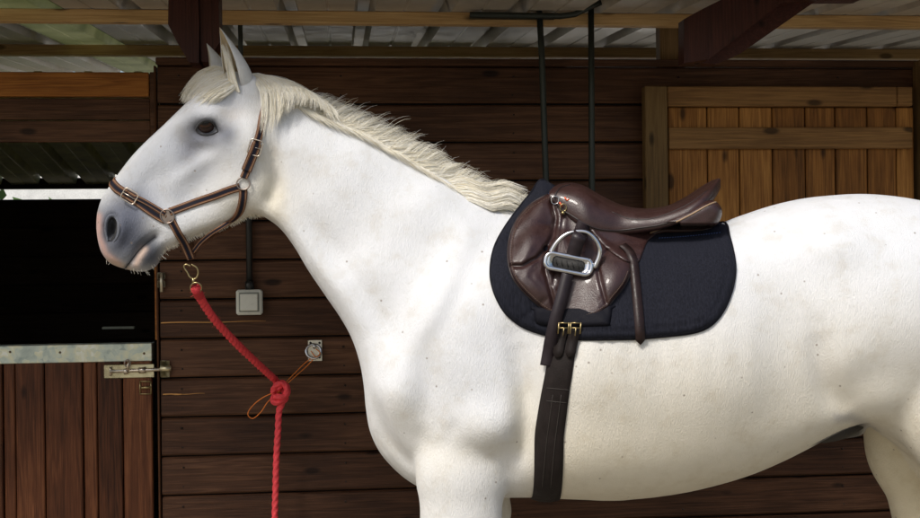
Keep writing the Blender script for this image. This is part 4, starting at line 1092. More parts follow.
# noseband: start on the bridge
p0, n0 = strap_pts(nb, [BODY], .003)
def over(pts, nr, up=Vector((-.55, 0, .83))):
    a = pts[0]; e = [Vector((a.x-.006, 0, a.z+.010)), Vector((a.x-.004, a.y*.55, a.z+.007))]
    return e+pts, [up, (up+nr[0]).normalized()]+nr
p0, n0 = over(p0, n0)
m = MB(); m.ribbon(p0, n0, .026, .0032, bands); k = len(m.v); m.v += [(x, -y, z) for x, y, z in m.v]; m.f += [tuple(i+k for i in f[::-1]) for f in m.f]; m.m += m.m
adopt(m.build('noseband', HM), HC)
hstrap('noseband_layer', [(136,197),(148,203),(160,210),(166,214)], .014, .007)
hstrap('cheek_strap', [(170,212),(185,206.5),(200,201),(216,195.5),(230,190),(240,187)], .022)
hstrap('cheek_piece', [(244,178),(247.5,169),(251,158),(255,146),(259,133),(262.5,119),(266,104),(268,90),(269,80)], .021, .0055)
hstrap('cheek_piece_layer', [(246.5,171),(250,161),(253.5,151),(255.5,144)], .027, .009)
# jaw strap behind the chin up to the rings, and rear throat piece
hstrap('throat_strap', [(243.5,189),(243,199),(240.5,209),(235,217),(227,222.5)], .022)
# straps that leave the head: from the square below the cheek down to the lead clip, and back up to the throat
a0 = hit(172, 221, [BODY])[0]
def air(name, pts, w_, facing=Vector((0, -1, 0)), bnd=bands, mirror=True):
    c = [Vector(p) for p in catmull([np.array(p) for p in pts], 6)]; m = MB(); m.ribbon(c, [facing]*len(c), w_, .003, bnd)
    if mirror: adopt(mirrored(m).build(name, HM), HC)
    return adopt(m.build(name, HM), HC)
air('chin_strap', [P(171,220,a0.y-.004), P(178,233,a0.y+.006), P(185,245,a0.y*.5), P(191,259,-.010)], .022)
air('jaw_strap', [P(193,252,-.014), P(201,242,-.028), P(212,233,-.045), P(221,227.5,-.062), P(230,221.5,hit(230,221,[BODY])[0].y-.004)], .012)
# fittings
def ring(cx, cy, rx, ry, y, r_, n=20): return [P(cx+rx*math.cos(2*math.pi*i/n), cy+ry*math.sin(2*math.pi*i/n), y) for i in range(n)]
IRON = simple('dull_metal', (.30, .25, .22), rough=.35, metal=1, scale=90); NICK = simple('worn_nickel', (.62, .55, .46), rough=.3, metal=1, scale=90, var=.2)
for s in (1, -1):
    m = MB(); y = hit(243, 184, [BODY])[0].y-.006
    pts = ring(243.3, 183.5, 6.6, 6.2, y, 0); m.tube([(p.x, p.y*s, p.z) for p in pts], .0021, 8, closed=True); adopt(m.build('ring', IRON), HC)
    m = MB(); y = hit(168, 215, [BODY])[0].y-.007
    o_ = [(160.5,214.5),(163,210.5),(168,209.5),(173,213),(174,217.5),(171.5,222),(166,223),(161.5,219.5)]
    m.tube([(p.x, p.y*s, p.z) for p in [P(a, b, y) for a, b in catmull(o_, 3, True)]], .0022, 8, closed=True)
    k = len(m.v); vv = [P(a, b, y+.0015) for a, b in o_]; vv = [(p.x, p.y*s, p.z) for p in vv]; m.add(vv, [tuple(range(8))])
    adopt(m.build('square_fitting', IRON), HC)
    def buckle(cx, cy, hw, hh_, ang, bv, matb):
        m = MB(); y = hit(cx, cy, [BODY])[0].y-.011; c_, s_ = math.cos(R(ang)), math.sin(R(ang))
        pts = [P(cx+u_*c_-v_*s_, cy+u_*s_+v_*c_, y) for u_, v_ in rrect(hw, hh_, 2.6, 4)]
        m.tube([(p.x, p.y*s, p.z) for p in pts], .0018, 8, closed=True)
        t0, t1 = P(cx-hw*c_, cy-hw*s_, y), P(cx+hw*c_, cy+hw*s_, y)
        m.tube([(t0.x, t0.y*s, t0.z), (t1.x, t1.y*s, t1.z)], .0013, 6)
        adopt(m.build('buckle', matb), HC)
    buckle(129.5, 196, 7.6, 6.0, 31, None, NICK)
    buckle(255.2, 147.5, 6.4, 7.8, 16, None, NICK)
# ================================================================== STABLE
A = math.tan(.098); ANG = .098
YW = .888
WM = Matrix.Translation((0, YW, 0)) @ Matrix.Rotation(ANG, 4, 'Z')
WI = WM.inverted()
def S(px, py, n=0.0):
    """stable frame (u along the wall, n into depth, z up) of the point of plane n seen at a photo coordinate"""
    o = WI @ CV; d = WI.to_3x3() @ raydir(px, py)
    t = (n-o.y)/d.y; return o + d*t
U = lambda px, py, n=0.0: S(px, py, n).x
Z = lambda px, py, n=0.0: S(px, py, n).z
def st_empty(name, label, cat, px, py, n, group=None):
    s_ = S(px, py, n); w_ = WM @ s_
    return empty(name, label, cat, w_, ANG, group)
def sbuild(mb, name, mat, root=None, **k):
    o = mb.build(name, mat, None, **k); o.matrix_world = WM
    if root is not None:
        o.matrix_world = Matrix.Identity(4); o.parent = root
        o.matrix_parent_inverse = (Matrix.Translation(root.location) @ Matrix.Rotation(root.rotation_euler.z, 4, 'Z')).inverted() @ WM
    return o
DARKW = wood('creosoted_boards', (.018, .007, .0035), (.072, .032, .016), (.17, .082, .043), 0, .5)
DOORW = wood('door_boards', (.020, .007, .003), (.100, .034, .014), (.24, .09, .036), 2, .5)
LEAFW = wood('open_door_boards', (.05, .020, .006), (.27, .112, .026), (.58, .28, .075), 2, .55)
RAILW = wood('open_door_rails', (.07, .034, .014), (.22, .115, .042), (.40, .22, .08), 0, .55)
PURW = wood('pale_purlin_wood', (.26, .15, .06), (.52, .33, .14), (.70, .49, .25), 0, .6)
HEADW = wood('orange_header_wood', (.09, .028, .007), (.32, .12, .025), (.50, .22, .05), 0, .5)
REDW = wood('dark_red_beam_wood', (.014, .004, .003), (.045, .013, .009), (.085, .026, .018), 1, .5)
REDW2 = wood('bracket_wood', (.012, .004, .003), (.04, .012, .008), (.08, .025, .016), 2, .5)
POSTW = wood('post_wood', (.08, .045, .018), (.20, .12, .05), (.32, .2, .09), 2, .6)
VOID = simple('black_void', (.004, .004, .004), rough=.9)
ztop = Z(400, 66); zb = 0.0
uL = U(160, 300); uR = U(1180, 300)
wall = st_empty('timber_wall', 'long wall of dark brown horizontal boards behind the horse', 'wall', 500, 300, .03)
def boards(mb, u0, u1, z0, z1, pitch, n0=0., th=.022, gap=.006, rnd=.0015):
    k = 0; z = z1
    while z > z0+.01:
        a = max(z-pitch+gap, z0); dn = random.uniform(-rnd, rnd)
        # bevelled board, its lower edge standing slightly proud like shiplap
        b = .006
        pr = [(n0+dn, a+b), (n0+dn+b*.8, a), (n0+th, a), (n0+th, z), (n0+dn+.006+b, z), (n0+dn+.004, z-b)]
        vs = [(u0, y, zz) for y, zz in pr]+[(u1, y, zz) for y, zz in pr]; n = len(pr)
        mb.add(vs, [tuple(range(n)), tuple(range(2*n-1, n-1, -1))]+[(i, i+n, (i+1) % n+n, (i+1) % n) for i in range(n)])
        z -= pitch; k += 1
mb = MB(); boards(mb, uL, uR, .06, ztop, .1335); sbuild(mb, 'cladding', DARKW, wall, smooth=False, recalc=True)
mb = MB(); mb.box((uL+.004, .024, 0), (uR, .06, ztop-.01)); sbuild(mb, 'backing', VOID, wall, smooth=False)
mb = MB(); mb.box((uL-.004, -.012, ztop+.001), (uR, .09, ztop+.026), bev=.003); sbuild(mb, 'wall_plate', DARKW, wall, smooth=False)
NAIL = simple('nail_head', (.03, .022, .018), rough=.4, metal=.6)
mbn = MB(); z_ = ztop
while z_ > .3:
    for u_ in (uL+.07, uL+.62, uL+1.22, uL+1.81, uL+2.4):
        for dz in (.035, .1): mbn.tube([(u_+random.uniform(-.004, .004), -.001, z_-dz), (u_, .004, z_-dz)], .0032, 8)
    z_ -= .1335
no = sbuild(mbn, 'nail_heads', NAIL, wall); no['kind'] = 'stuff'
# a split strip of raw timber between two boards
mb = MB()
for (a, b, c, w_) in ((161, 322, 266, .0045), (163, 394, 205, .004), (165,394.5,190,.003)):
    u0, u1, z0 = U(a, b), U(c, b), Z((a+c)/2, b); pts = [Vector((u0+(u1-u0)*t, -.002, z0+.0012*math.sin(t*9))) for t in np.linspace(0, 1, 14)]
    mb.ribbon(pts, [Vector((0, -1, 0))]*14, [w_*(1-.75*t) for t in np.linspace(0, 1, 14)], .002)
sbuild(mb, 'split_edge', simple('raw_split_wood', (.60, .30, .09), rough=.6), wall)
# door post on the left of the wall
mb = MB(); mb.box((U(156.5, 300)+.0, -.006, 0), (uL-.005, .07, ztop-.002), bev=.002); sbuild(mb, 'door_post', wood('door_post_wood', (.03, .012, .004), (.08, .032, .012), (.14, .06, .022), 2), wall, smooth=False)
mb = MB(); mb.box((U(153.6, 230)+.001, .002, Z(155, 340)), (U(156.5, 230)-.001, .05, Z(155, 102)), bev=.001); sbuild(mb, 'post_edge', HEADW, wall, smooth=False)
mb = MB()
for yy in (276, 284): 
    mb.box((U(157.8, yy), -.012, Z(160, yy+3.4)), (U(165.5, yy), -.0065, Z(160, yy-3.4)), bev=.001)
mb.tube([S(161.5, 273, -.014), S(161.5, 292, -.014)], .006, 10)
sbuild(mb, 'strike_plate', simple('galvanised_plate', (.55, .50, .38), rough=.35, metal=.8), wall)
# far left wall, beyond the doorway
uD0 = U(-130, 300)
mb = MB(); boards(mb, uD0-1.6, uD0-.02, .06, ztop, .1335); mb.box((uD0-1.6, .024, 0), (uD0-.02, .06, ztop-.01))
lw = st_empty('boarded_wall', 'dark board wall on the far side of the stable doorway', 'wall', -200, 300, .03)
sbuild(mb, 'cladding', DARKW, lw, smooth=False, recalc=True)
# header over the doorway
hd = st_empty('door_header', 'header over the open doorway, orange top board above dark boards', 'header', 70, 110, .02)
mb = MB(); mb.box((uD0-.02, -.004, Z(75, 96)), (U(149, 85), .045, Z(75, 72)), bev=.003); sbuild(mb, 'orange_board', HEADW, hd, smooth=False)
mb = MB(); z1 = Z(75, 97.2); z0 = Z(75, 141); mb.box((uD0-.02, .022, (z0+z1)/2+.002), (U(149, 85), .05, z1), bev=.003); mb.box((uD0-.02, .024, z0), (U(149, 85), .05, (z0+z1)/2-.002), bev=.003); sbuild(mb, 'dark_board', DARKW, hd, smooth=False)
mb = MB(); mb.box((U(149.8, 85), -.002, Z(75, 141)), (uL-.004, .05, Z(155, 72)), bev=.002); sbuild(mb, 'end_post', DARKW, hd, smooth=False)
# ---- lower stable door
door = st_empty('stable_door', 'closed lower stable door of brown vertical boards with a steel top strip', 'door', 70, 480, .02)
uE = U(152.5, 400); zc0, zc1 = Z(76, 362.5), Z(76, 344.5)
mb = MB(); ex = [-130, -95, -60, -28, 3, 15.5, 45, 83, 97.5, 123, 153]
for a, b in zip(ex[:-1], ex[1:]):
    w_ = b-a; dn = .006 if w_ < 17 else 0
    mb.box((U(a, 440)+.0022, .0+dn, .06), (min(uE, U(b, 440)-.0022), .028, zc0+.004), bev=.0035)
sbuild(mb, 'door_boards', DOORW, door, smooth=False)
mb = MB(); mb.box((uD0, .030, .06), (uE-.004, .05, zc0)); sbuild(mb, 'door_backing', VOID, door, smooth=False)
def galv():
    m, nt, N, L, b = newmat('galvanised_steel'); tc = N.new('ShaderNodeTexCoord')
    v = N.new('ShaderNodeTexVoronoi'); v.inputs['Scale'].default_value = 60; L.new(tc.outputs['Object'], v.inputs['Vector'])
    n = N.new('ShaderNodeTexNoise'); n.inputs['Scale'].default_value = 14; n.inputs['Detail'].default_value = 6; n.inputs['Distortion'].default_value = 1; L.new(tc.outputs['Object'], n.inputs['Vector'])
    r = ramp(N, [(.3, (.30, .36, .34)), (.5, (.50, .56, .50)), (.62, (.62, .62, .46)), (.75, (.70, .72, .66))]); 
    ma = N.new('ShaderNodeMath'); ma.operation = 'MULTIPLY_ADD'; ma.inputs[1].default_value = .2; sp = N.new('ShaderNodeSeparateColor'); L.new(v.outputs['Color'], sp.inputs[0]); L.new(sp.outputs[0], ma.inputs[0]); L.new(n.outputs['Fac'], ma.inputs[2])
    sb_ = N.new('ShaderNodeMath'); sb_.operation = 'SUBTRACT'; sb_.inputs[1].default_value = .08; L.new(ma.outputs[0], sb_.inputs[0])
    L.new(sb_.outputs[0], r.inputs[0]); L.new(r.outputs[0], b.inputs['Base Color']); b.inputs['Metallic'].default_value = .75; b.inputs['Roughness'].default_value = .42
    return m
GALV = galv(); ZINC = simple('zinc_yellow_steel', (.62, .57, .38), rough=.32, metal=.85, scale=60, var=.2)
mb = MB(); mb.box((uD0, -.004, zc0), (uE, .056, zc1), bev=.002)
sbuild(mb, 'steel_strip', GALV, door, smooth=False)
mb = MB()
for a, b in ((144, 353.5), (60, 352.5), (10, 352)): mb.tube([S(a, b, -.0065), S(a, b, -.002)], .004, 10)
sbuild(mb, 'screw', simple('rusty_screw', (.15, .10, .06), rough=.5, metal=.6), door)
# bolt
mb = MB(); mb.box((U(104, 371), -.006, Z(125, 378)), (U(154.5, 371), -.0012, Z(125, 364.5)), bev=.002)
bo = sbuild(mb, 'bolt_plate', ZINC, door, smooth=False)
mb = MB(); mb.tube([S(110, 371.5, -.014), S(150, 370, -.014), S(169, 368.5, -.014)], .0065, 12); mb.tube([S(110.5, 367, -.014), S(110.5, 376, -.014)], .004, 8)
for a, b, c in ((124, 128, 371), (139, 146, 370)): mb.tube([S(a, c+.4, -.012), S(b, c, -.012)], .011, 12)
mb.tube([S(128, 371, -.018), S(127.5, 366, -.026), S(129, 362.5, -.026)], .0035, 8)
under(sbuild(mb, 'bolt', NICK, door), bo)
mb = MB(); mb.tube([S(127.5+3.0*math.cos(t), 363.5+3.6*math.sin(t), -.022) for t in [i*math.pi/8 for i in range(16)]], .0022, 6, closed=True)
under(sbuild(mb, 'shackle', IRON, door), bo)
mb = MB(); mb.box((U(161, 369), -.0125, Z(165, 377)), (U(170, 369), -.0065, Z(165, 360.5)), bev=.001); mb.tube([S(160.5, 368.6, -.016), S(171, 368.6, -.016)], .010, 12)
sbuild(mb, 'bolt_keep', ZINC, wall)
mb = MB()
for yy in (381.5, 394): mb.tube([S(140, yy, -.004), S(151, yy, -.004)], .0022, 6)
for xx in (140, 151): mb.tube([S(xx, 381.5, -.004), S(xx, 394, -.004)], .0022, 6)
mb.tube([S(141, 388, -.010), S(150.5, 387.2, -.010)], .0045, 8)
sbuild(mb, 'latch', BRASS, door)
# ---- open upper door leaf on the right
leaf = st_empty('open_door_leaf', 'upper door leaf of orange brown boards folded back against the wall', 'door', 780, 200, -.06)
n0 = -.085; zL1 = Z(780, 86, n0); zL0 = zL1-1.05; uA, uB = U(645.5, 150, n0), U(914, 150, n0)
mb = MB(); mb.box((uA, n0, zL0), (U(668, 150, n0), n0+.045, zL1), bev=.003); sbuild(mb, 'stile', wood('stile_wood', (.05, .028, .012), (.15, .09, .035), (.26, .17, .07), 2), leaf, smooth=False)
mb = MB(); mb.box((U(668, 150, n0)+.002, n0+.001, Z(780, 106, n0)), (uB-.06, n0+.045, zL1-.001), bev=.003); sbuild(mb, 'top_rail', RAILW, leaf, smooth=False)
mb = MB(); mb.box((U(669.5, 150, n0), n0+.003, Z(790, 148.5, n0)), (uB-.002, n0+.024, Z(790, 127, n0)), bev=.003); sbuild(mb, 'mid_rail', RAILW, leaf, smooth=False)
mb = MB(); mb.box((U(668, 150, n0)+.002, n0+.001, zL0), (uB-.002, n0+.045, zL0+.085), bev=.003); sbuild(mb, 'bottom_rail', RAILW, leaf, smooth=False)
mb = MB(); mb.box((uB-.058, n0+.0005, Z(780, 106, n0)+.0015), (uB-.002, n0+.045, zL1-.0015), bev=.003); sbuild(mb, 'rail_end', RAILW, leaf, smooth=False)
mb = MB(); ex = [668.5, 708, 740, 773, 806, 836, 868, 897, 915]
random.seed(3)
for a, b in zip(ex[:-1], ex[1:]):
    ua, ub = U(a, 180, n0+.026), U(b, 180, n0+.026); mb.box((ua+.0022, n0+.026+random.uniform(0, .002), zL0+.087), (ub-.0022, n0+.044, Z(780, 107, n0+.02)), bev=.0035)
sbuild(mb, 'leaf_boards', LEAFW, leaf, smooth=False)
mb = MB(); mb.box((uA+.01, n0+.046, zL0+.01), (uB-.01, n0+.05, zL1-.01)); sbuild(mb, 'leaf_backing', VOID, leaf, smooth=False)
# post on the far right
mb = MB(); mb.box((U(914.5, 300), -.13, 0), (U(936, 300), -.002, ztop+.02), bev=.004); po = sbuild(mb, 'timber_post', POSTW, smooth=False); tag(po, 'upright timber post at the right edge beside the open door leaf', 'post')
# ---- light switch with its conduit
sw = st_empty('light_switch', 'white weatherproof light switch below a black cable on the boards', 'light switch', 250, 302, 0)
SWM = simple('cream_plastic', (.66, .68, .62), rough=.35, var=.06)
mb = MB(); mb.box((U(237, 302), -.040, Z(250, 314.5)), (U(263, 302), -.002, Z(250, 289.5)), bev=.006); sbuild(mb, 'switch_box', SWM, sw, smooth=False); swb = bpy.data.objects['switch_box']
mb = MB(); mb.box((U(240, 302), -.0425, Z(250, 311.5)), (U(260, 302), -.0405, Z(250, 292)), bev=.001); sbuild(mb, 'gasket', simple('grey_gasket', (.25, .27, .24), rough=.6), sw, smooth=False).parent = swb; bpy.data.objects['gasket'].matrix_parent_inverse = Matrix.Identity(4)
mb = MB(); mb.box((U(241.2, 302), -.050, Z(250, 310.3)), (U(258.8, 302), -.043, Z(250, 293.4)), bev=.003); under(sbuild(mb, 'rocker', SWM, sw, smooth=False), swb)
mb = MB(); mb.tube([S(249.5, 288.5, -.018), S(248.8, 200, -.018), S(247.5, 68, -.018)], .0105, 12); mb.tube([S(249.7, 290, -.018), S(249.4, 281, -.018)], .015, 12)
sbuild(mb, 'cable', simple('black_conduit', (.012, .013, .013), rough=.35), sw)
# ---- tether ring, twine, lead rope
tr_ = st_empty('tether_ring', 'steel tie ring on a square plate screwed to the wall boards', 'tie ring', 315, 348, 0)
mb = MB(); mb.box((U(308, 346), -.006, Z(315, 361)), (U(322, 346), -.001, Z(315, 340)), bev=.001); sbuild(mb, 'plate', simple('zinc_plate', (.68, .66, .58), rough=.3, metal=.8), tr_, smooth=False)
SCR = simple('dark_screw', (.05, .05, .05), rough=.4, metal=.7)
for a in (310.5, 319.5):
    for b in (343, 357.5): mb = MB(); mb.tube([S(a, b, -.009), S(a, b, -.005)], .0042, 8); sbuild(mb, 'screw', SCR, tr_)
mb = MB(); mb.tube([S(313.5+7.4*math.cos(t), 351.5+7.0*math.sin(t), -.020-.006*math.sin(t)) for t in [i*math.pi/14 for i in range(28)]], .0045, 10, closed=True); mb.tube([S(314.5, 346.5, -.004), S(314.5, 347.5, -.022), S(314.5, 345, -.026)], .006, 8)
sbuild(mb, 'ring', STEEL, tr_)
def W(px, py, n): return WM @ S(px, py, n)
ROPE = simple('red_rope_fibre', (.82, .06, .075), rough=.7, bump=.5, scale=500, var=.25); TWINE = simple('orange_twine', (.80, .22, .03), rough=.6, var=.2, scale=300)
mb = MB()
k0 = W(281, 390, -.10)
def tw(lst, r=.0017):
    c = catmull([np.array(W(a, b, n)) for a, b, n in lst], 8); mb.tube(c, r, 6)
tw([(313, 357, -.026), (304, 364, -.035), (296, 372, -.06), (288, 380, -.085), (281, 388, -.10), (275, 396, -.10)])
tw([(314.5, 358, -.024), (306, 367, -.035), (297, 375, -.06), (288, 383, -.085), (280, 390, -.10)])
tw([(278, 392, -.10), (268, 395, -.09), (258, 401, -.085), (250, 409, -.085), (248, 415, -.085), (253, 418.5, -.085), (261, 412, -.085), (267, 403, -.09), (274, 396, -.10), (281, 390, -.112)])
tw([(311, 351, -.030), (316, 357, -.032), (320, 353, -.026), (316, 349, -.026)])
two = mb.build('baler_twine', TWINE); tag(two, 'thin orange baler twine looped from the wall ring to the rope knot', 'twine')
lead = empty('lead_rope', 'twisted red lead rope clipped to the headcollar and knotted to orange twine', 'rope', W(280, 390, -.1))
# clip end near the chin
c0 = P(193, 289, -.012); k1 = W(278, 384, -.105)
path = []
mid = [(196, 289), (202, 301), (214, 319), (230, 337), (247, 354), (262, 368), (275, 380)]
for i, (a, b) in enumerate(mid):
    t = i/(len(mid)-1); y = c0.y+(k1.y-c0.y)*t; path.append(np.array(P(a, b, y)))
path.append(np.array(W(282, 388, -.12)))
rp_path = catmull(path, 40)
mb = MB(); mb.tube(rp_path, .0112, 22, twist=(118, .20, 3)); 
ro = adopt(mb.build('rope', ROPE), lead)
RR = .0100
kx = lambda l_: [((a-280)*.82+280, (b-392)*.82+392, c) if b < 410 else (a, b, c) for a, b, c in l_]
mb = MB()
kn = [(277,388,-.125),(282,383,-.13),(288,385,-.125),(289,392,-.12),(285,399,-.125),(278,404,-.13),(273,404,-.12),(272,399,-.105),(276,392,-.095),(281,388,-.095),(286,392,-.10),(287,399,-.11),(283,405,-.115),(279,412,-.11),(278,430,-.108),(276.5,455,-.105),(275.5,490,-.105),(274.5,530,-.105),(274,600,-.10),(275,680,-.10)]
c = catmull([np.array(W(*q_)) for q_ in kx(kn)], 22)
mb.tube(c, RR, 22, twist=(118, .20, 3)); adopt(mb.build('knotted_end', ROPE), lead)
mb = MB(); c = catmull([np.array(W(*q_)) for q_ in kx([(271,392,-.12),(275,384,-.135),(283,381,-.138),(288,388,-.138),(286,396,-.14),(279,398,-.142),(273,397,-.135)])], 14); mb.tube(c, RR*.92, 22, twist=(118, .20, 3)); adopt(mb.build('knot_turn', ROPE), lead)
mb = MB(); c = [P(a, b, -.012) for a, b in catmull([(190.5,266),(186,264.5),(184,267),(187.5,272.5),(190,277),(195,279),(198,274),(197,268),(191.5,264.5)], 6)]
mb.tube(c, .0026, 8); mb.tube([P(193, 278, -.012), P(194, 284, -.012)], .0045, 10); cl = adopt(mb.build('snap_clip', BRASS), lead)
mb = MB(); mb.tube([P(196+5.6*math.cos(t), 288+5.4*math.sin(t), -.012+.004*math.sin(t)) for t in [i*math.pi/12 for i in range(24)]], .0022, 8, closed=True); adopt(mb.build('ring', BRASS), lead)
mb = MB(); mb.tube(rp_path[:26], .0140, 14); adopt(mb.build('rope_whipping', simple('red_whipping', (.55, .03, .04), rough=.8, bump=.6, scale=400)), lead)
# frayed fibres along the rope
mb = MB()
for i in range(260):
    a = rp_path[rng.integers(0, len(rp_path))]; d = Vector(rng.normal(size=3)).normalized(); p = Vector(a)+d*.012; mb.tube([p, p+d*.004+Vector((.002, 0, 0)), p+d*.007+Vector((rng.normal()*.003, 0, -.002))], [.0004, .0003, .0002], 3, cap=False)
ff = adopt(mb.build('frayed_fibres', ROPE), lead); ff['kind'] = 'stuff'
# ---- roof
def zr(n): return 2.225 + .075*(n+.38)          # underside of the sheets, stable frame
u0r, u1r, nF, nB = U(-560, 30), U(1450, 30), -1.12, 2.55
roof = st_empty('canopy_roof', 'ribbed metal roof with greenish translucent panels on timber purlins', 'roof', 460, 20, 0)
SHEET = simple('roof_sheet_metal', (.50, .45, .37), rough=.5, metal=.15, scale=20, var=.18)
def trans():
    m, nt, N, L, b = newmat('translucent_sheet'); tc = N.new('ShaderNodeTexCoord'); n = N.new('ShaderNodeTexNoise'); n.inputs['Scale'].default_value = 6; n.inputs['Detail'].default_value = 7; L.new(tc.outputs['Object'], n.inputs['Vector'])
    r = ramp(N, [(.35, (.07, .08, .03)), (.7, (.15, .155, .07))]); L.new(n.outputs['Fac'], r.inputs[0]); L.new(r.outputs[0], b.inputs['Base Color']); b.inputs['Roughness'].default_value = .5
    t = N.new('ShaderNodeBsdfTranslucent'); L.new(r.outputs[0], t.inputs[0]); mx = N.new('ShaderNodeMixShader'); mx.inputs[0].default_value = .5
    o = N['Material Output']; L.new(b.outputs[0], mx.inputs[1]); L.new(t.outputs[0], mx.inputs[2]); L.new(mx.outputs[0], o.inputs[0]); return m
TRANS = trans()
pit = .25; tr_rng = [(U(10, 35, .3), U(112, 35, .3)), (U(293, 35, .3), U(334, 35, .3))]
def sheet(u0, u1, na, nb, zf, pitch=.2, rib=.034, only=None):
    """box-profile sheet: list of meshes split by translucency"""
    ms = [MB(), MB()]; u = u0; 
    ns = np.linspace(na, nb, 12)
    while u < u1:
        m = 1 if any(a < u+pitch*.5 < b for a, b in (only or [])) else 0
        pr = [(0, 0), (pitch*.62, 0), (pitch*.70, rib), (pitch*.92, rib), (pitch, 0)]
        # small stiffening swages in the pan
        pr = [(0, 0), (pitch*.33, 0), (pitch*.345, .003), (pitch*.365, .003), (pitch*.38, 0), (pitch*.70, 0), (pitch*.76, rib), (pitch*.92, rib), (pitch*.98, 0), (pitch, 0)]
        vs = []; K = len(pr)
        for n in ns:
            for a, b in pr: vs.append((u+a, n, zf(n)+b))
        ms[m].add(vs, [(i*K+k, (i+1)*K+k, (i+1)*K+k+1, i*K+k+1) for i in range(len(ns)-1) for k in range(K-1)])
        u += pitch
    return ms
ms = sheet(u0r, u1r, nF, nB, zr, pit, .046, tr_rng)
sbuild(ms[0], 'roof_sheet', SHEET, roof, smooth=False); sbuild(ms[1], 'translucent_panel', TRANS, roof, smooth=False)
def purlin(px, pt, pb, n, mat, name, w_=.045):
    z1 = zr(n)-.001; z0 = Z(px, pb, n); z0 = min(z0, z1-.02); mb = MB(); mb.box((u0r+.02, n, z0), (u1r-.02, n+w_, z1), bev=.003)
    return sbuild(mb, name, mat, roof, smooth=False)
nA = None
for n in np.arange(-1.1, 2.0, .002):     # where the front purlin must stand to hang right under the sheets
    if Z(460, 12.5, n) >= zr(n)-.004: nA = n; break
for n in np.arange(-1.1, 2.9, .002):
    if Z(460, 47, n) >= zr(n)-.004: nB2 = n; break
print('purlins', nA, nB2)
purlin(460, 12, 24.0, nA, PURW, 'purlin'); purlin(460, 47, 56.5, nB2, PURW, 'purlin')
purlin(460, 47, 56.5, nF+.03, PURW, 'purlin') if False else None
mb = MB(); mb.box((u0r, nF-.03, zr(nF)-.09), (u1r, nF, zr(nF)+.05), bev=.003); 
# dark red brackets carrying the roof
def beam(name, a, b, w_, hgt, mat, root, bev=.006):
    a = Vector(a); b = Vector(b); t = (b-a).normalized(); s_ = Vector((1, 0, 0)); s_ = (s_-t*s_.dot(t)).normalized(); up = s_.cross(t); M = Matrix((( s_.x, t.x, up.x, a.x), (s_.y, t.y, up.y, a.y), (s_.z, t.z, up.z, a.z), (0, 0, 0, 1)))
    mb = MB(); mb.box((-w_/2, 0, -hgt/2), (w_/2, (b-a).length, hgt/2), M=M, bev=bev); return sbuild(mb, name, mat, root, smooth=False)
def plank(name, outline, n0_, n1_, mat, top=True):
    pl = [S(a, b, n0_) for a, b in outline]; mb = MB(); mb.prism([(q_.x, min(q_.z, zr(n0_)-.003)) for q_ in pl], n0_, n1_); return sbuild(mb, name, mat, roof, smooth=False, recalc=True)
plank('brace', [(684,63),(684,19),(700,10),(730,-14),(800,-60),(830,-60),(781,3),(709,59)], -.66, -.60, REDW2)
plank('brace', [(700,63),(712,44),(780,-8),(820,-40),(860,-40),(817,0),(741,53),(716,64)], -.595, -.54, REDW)
plank('brace', [(168,-60),(168,24),(176,40),(189,62),(199,63),(199,20),(197,-60)], -.66, -.56, REDW2)
plank('brace', [(198.5,-60),(200,20),(201,61),(207,62),(221,40),(219,20),(218,-60)], -.65, -.55, REDW2)
mb = MB(); mb.box((U(660, 40, .06), .06, 0), (U(684, 40, .06), .12, zr(.06)-.002), bev=.004); sbuild(mb, 'post', POSTW, roof, smooth=False)
# two thin steel rods hanging from the purlin, with a crossbar
rods = st_empty('steel_rods', 'two thin dark steel rods hanging from a bar under the roof behind the saddle', 'rods', 568, 100, -.15)
RODM = simple('dark_rod', (.030, .036, .030), rough=.45, metal=.4)
nR = nA-.035
mb = MB(); mb.tube([S(539, 5, nR), S(542, 60, nR), S(546, 180, nR), S(548, 300, nR)], .0105, 10); sbuild(mb, 'rod', RODM, rods)
mb = MB(); mb.tube([S(591, 3, nR), S(591.5, 90, nR), S(592, 185, nR), S(593, 300, nR)], .0105, 10); sbuild(mb, 'rod', RODM, rods)
mb = MB(); mb.tube([S(470, 14.5, nR-.012), S(520, 15.5, nR-.012), S(560, 16, nR-.012), S(575, 14, nR-.012), S(591, 6, nR-.012), S(606, 0, nR-.012)], .010, 10); sbuild(mb, 'crossbar', RODM, rods)
mb = MB(); mb.box((U(470, 15, nR), nR-.006, Z(520, 18.5, nR)), (U(555, 15, nR), nR+.02, Z(520, 14.5, nR)), bev=.001); sbuild(mb, 'flat_bar', RODM, rods, smooth=False)
# thin rod in the left behind the ear
mb = MB(); mb.tube([S(240, 18, -.05), S(241, 66, -.05)], .008, 8); ro2 = sbuild(mb, 'hanging_rod', RODM); tag(ro2, 'short dark rod hanging behind the tips of the ears', 'rod')
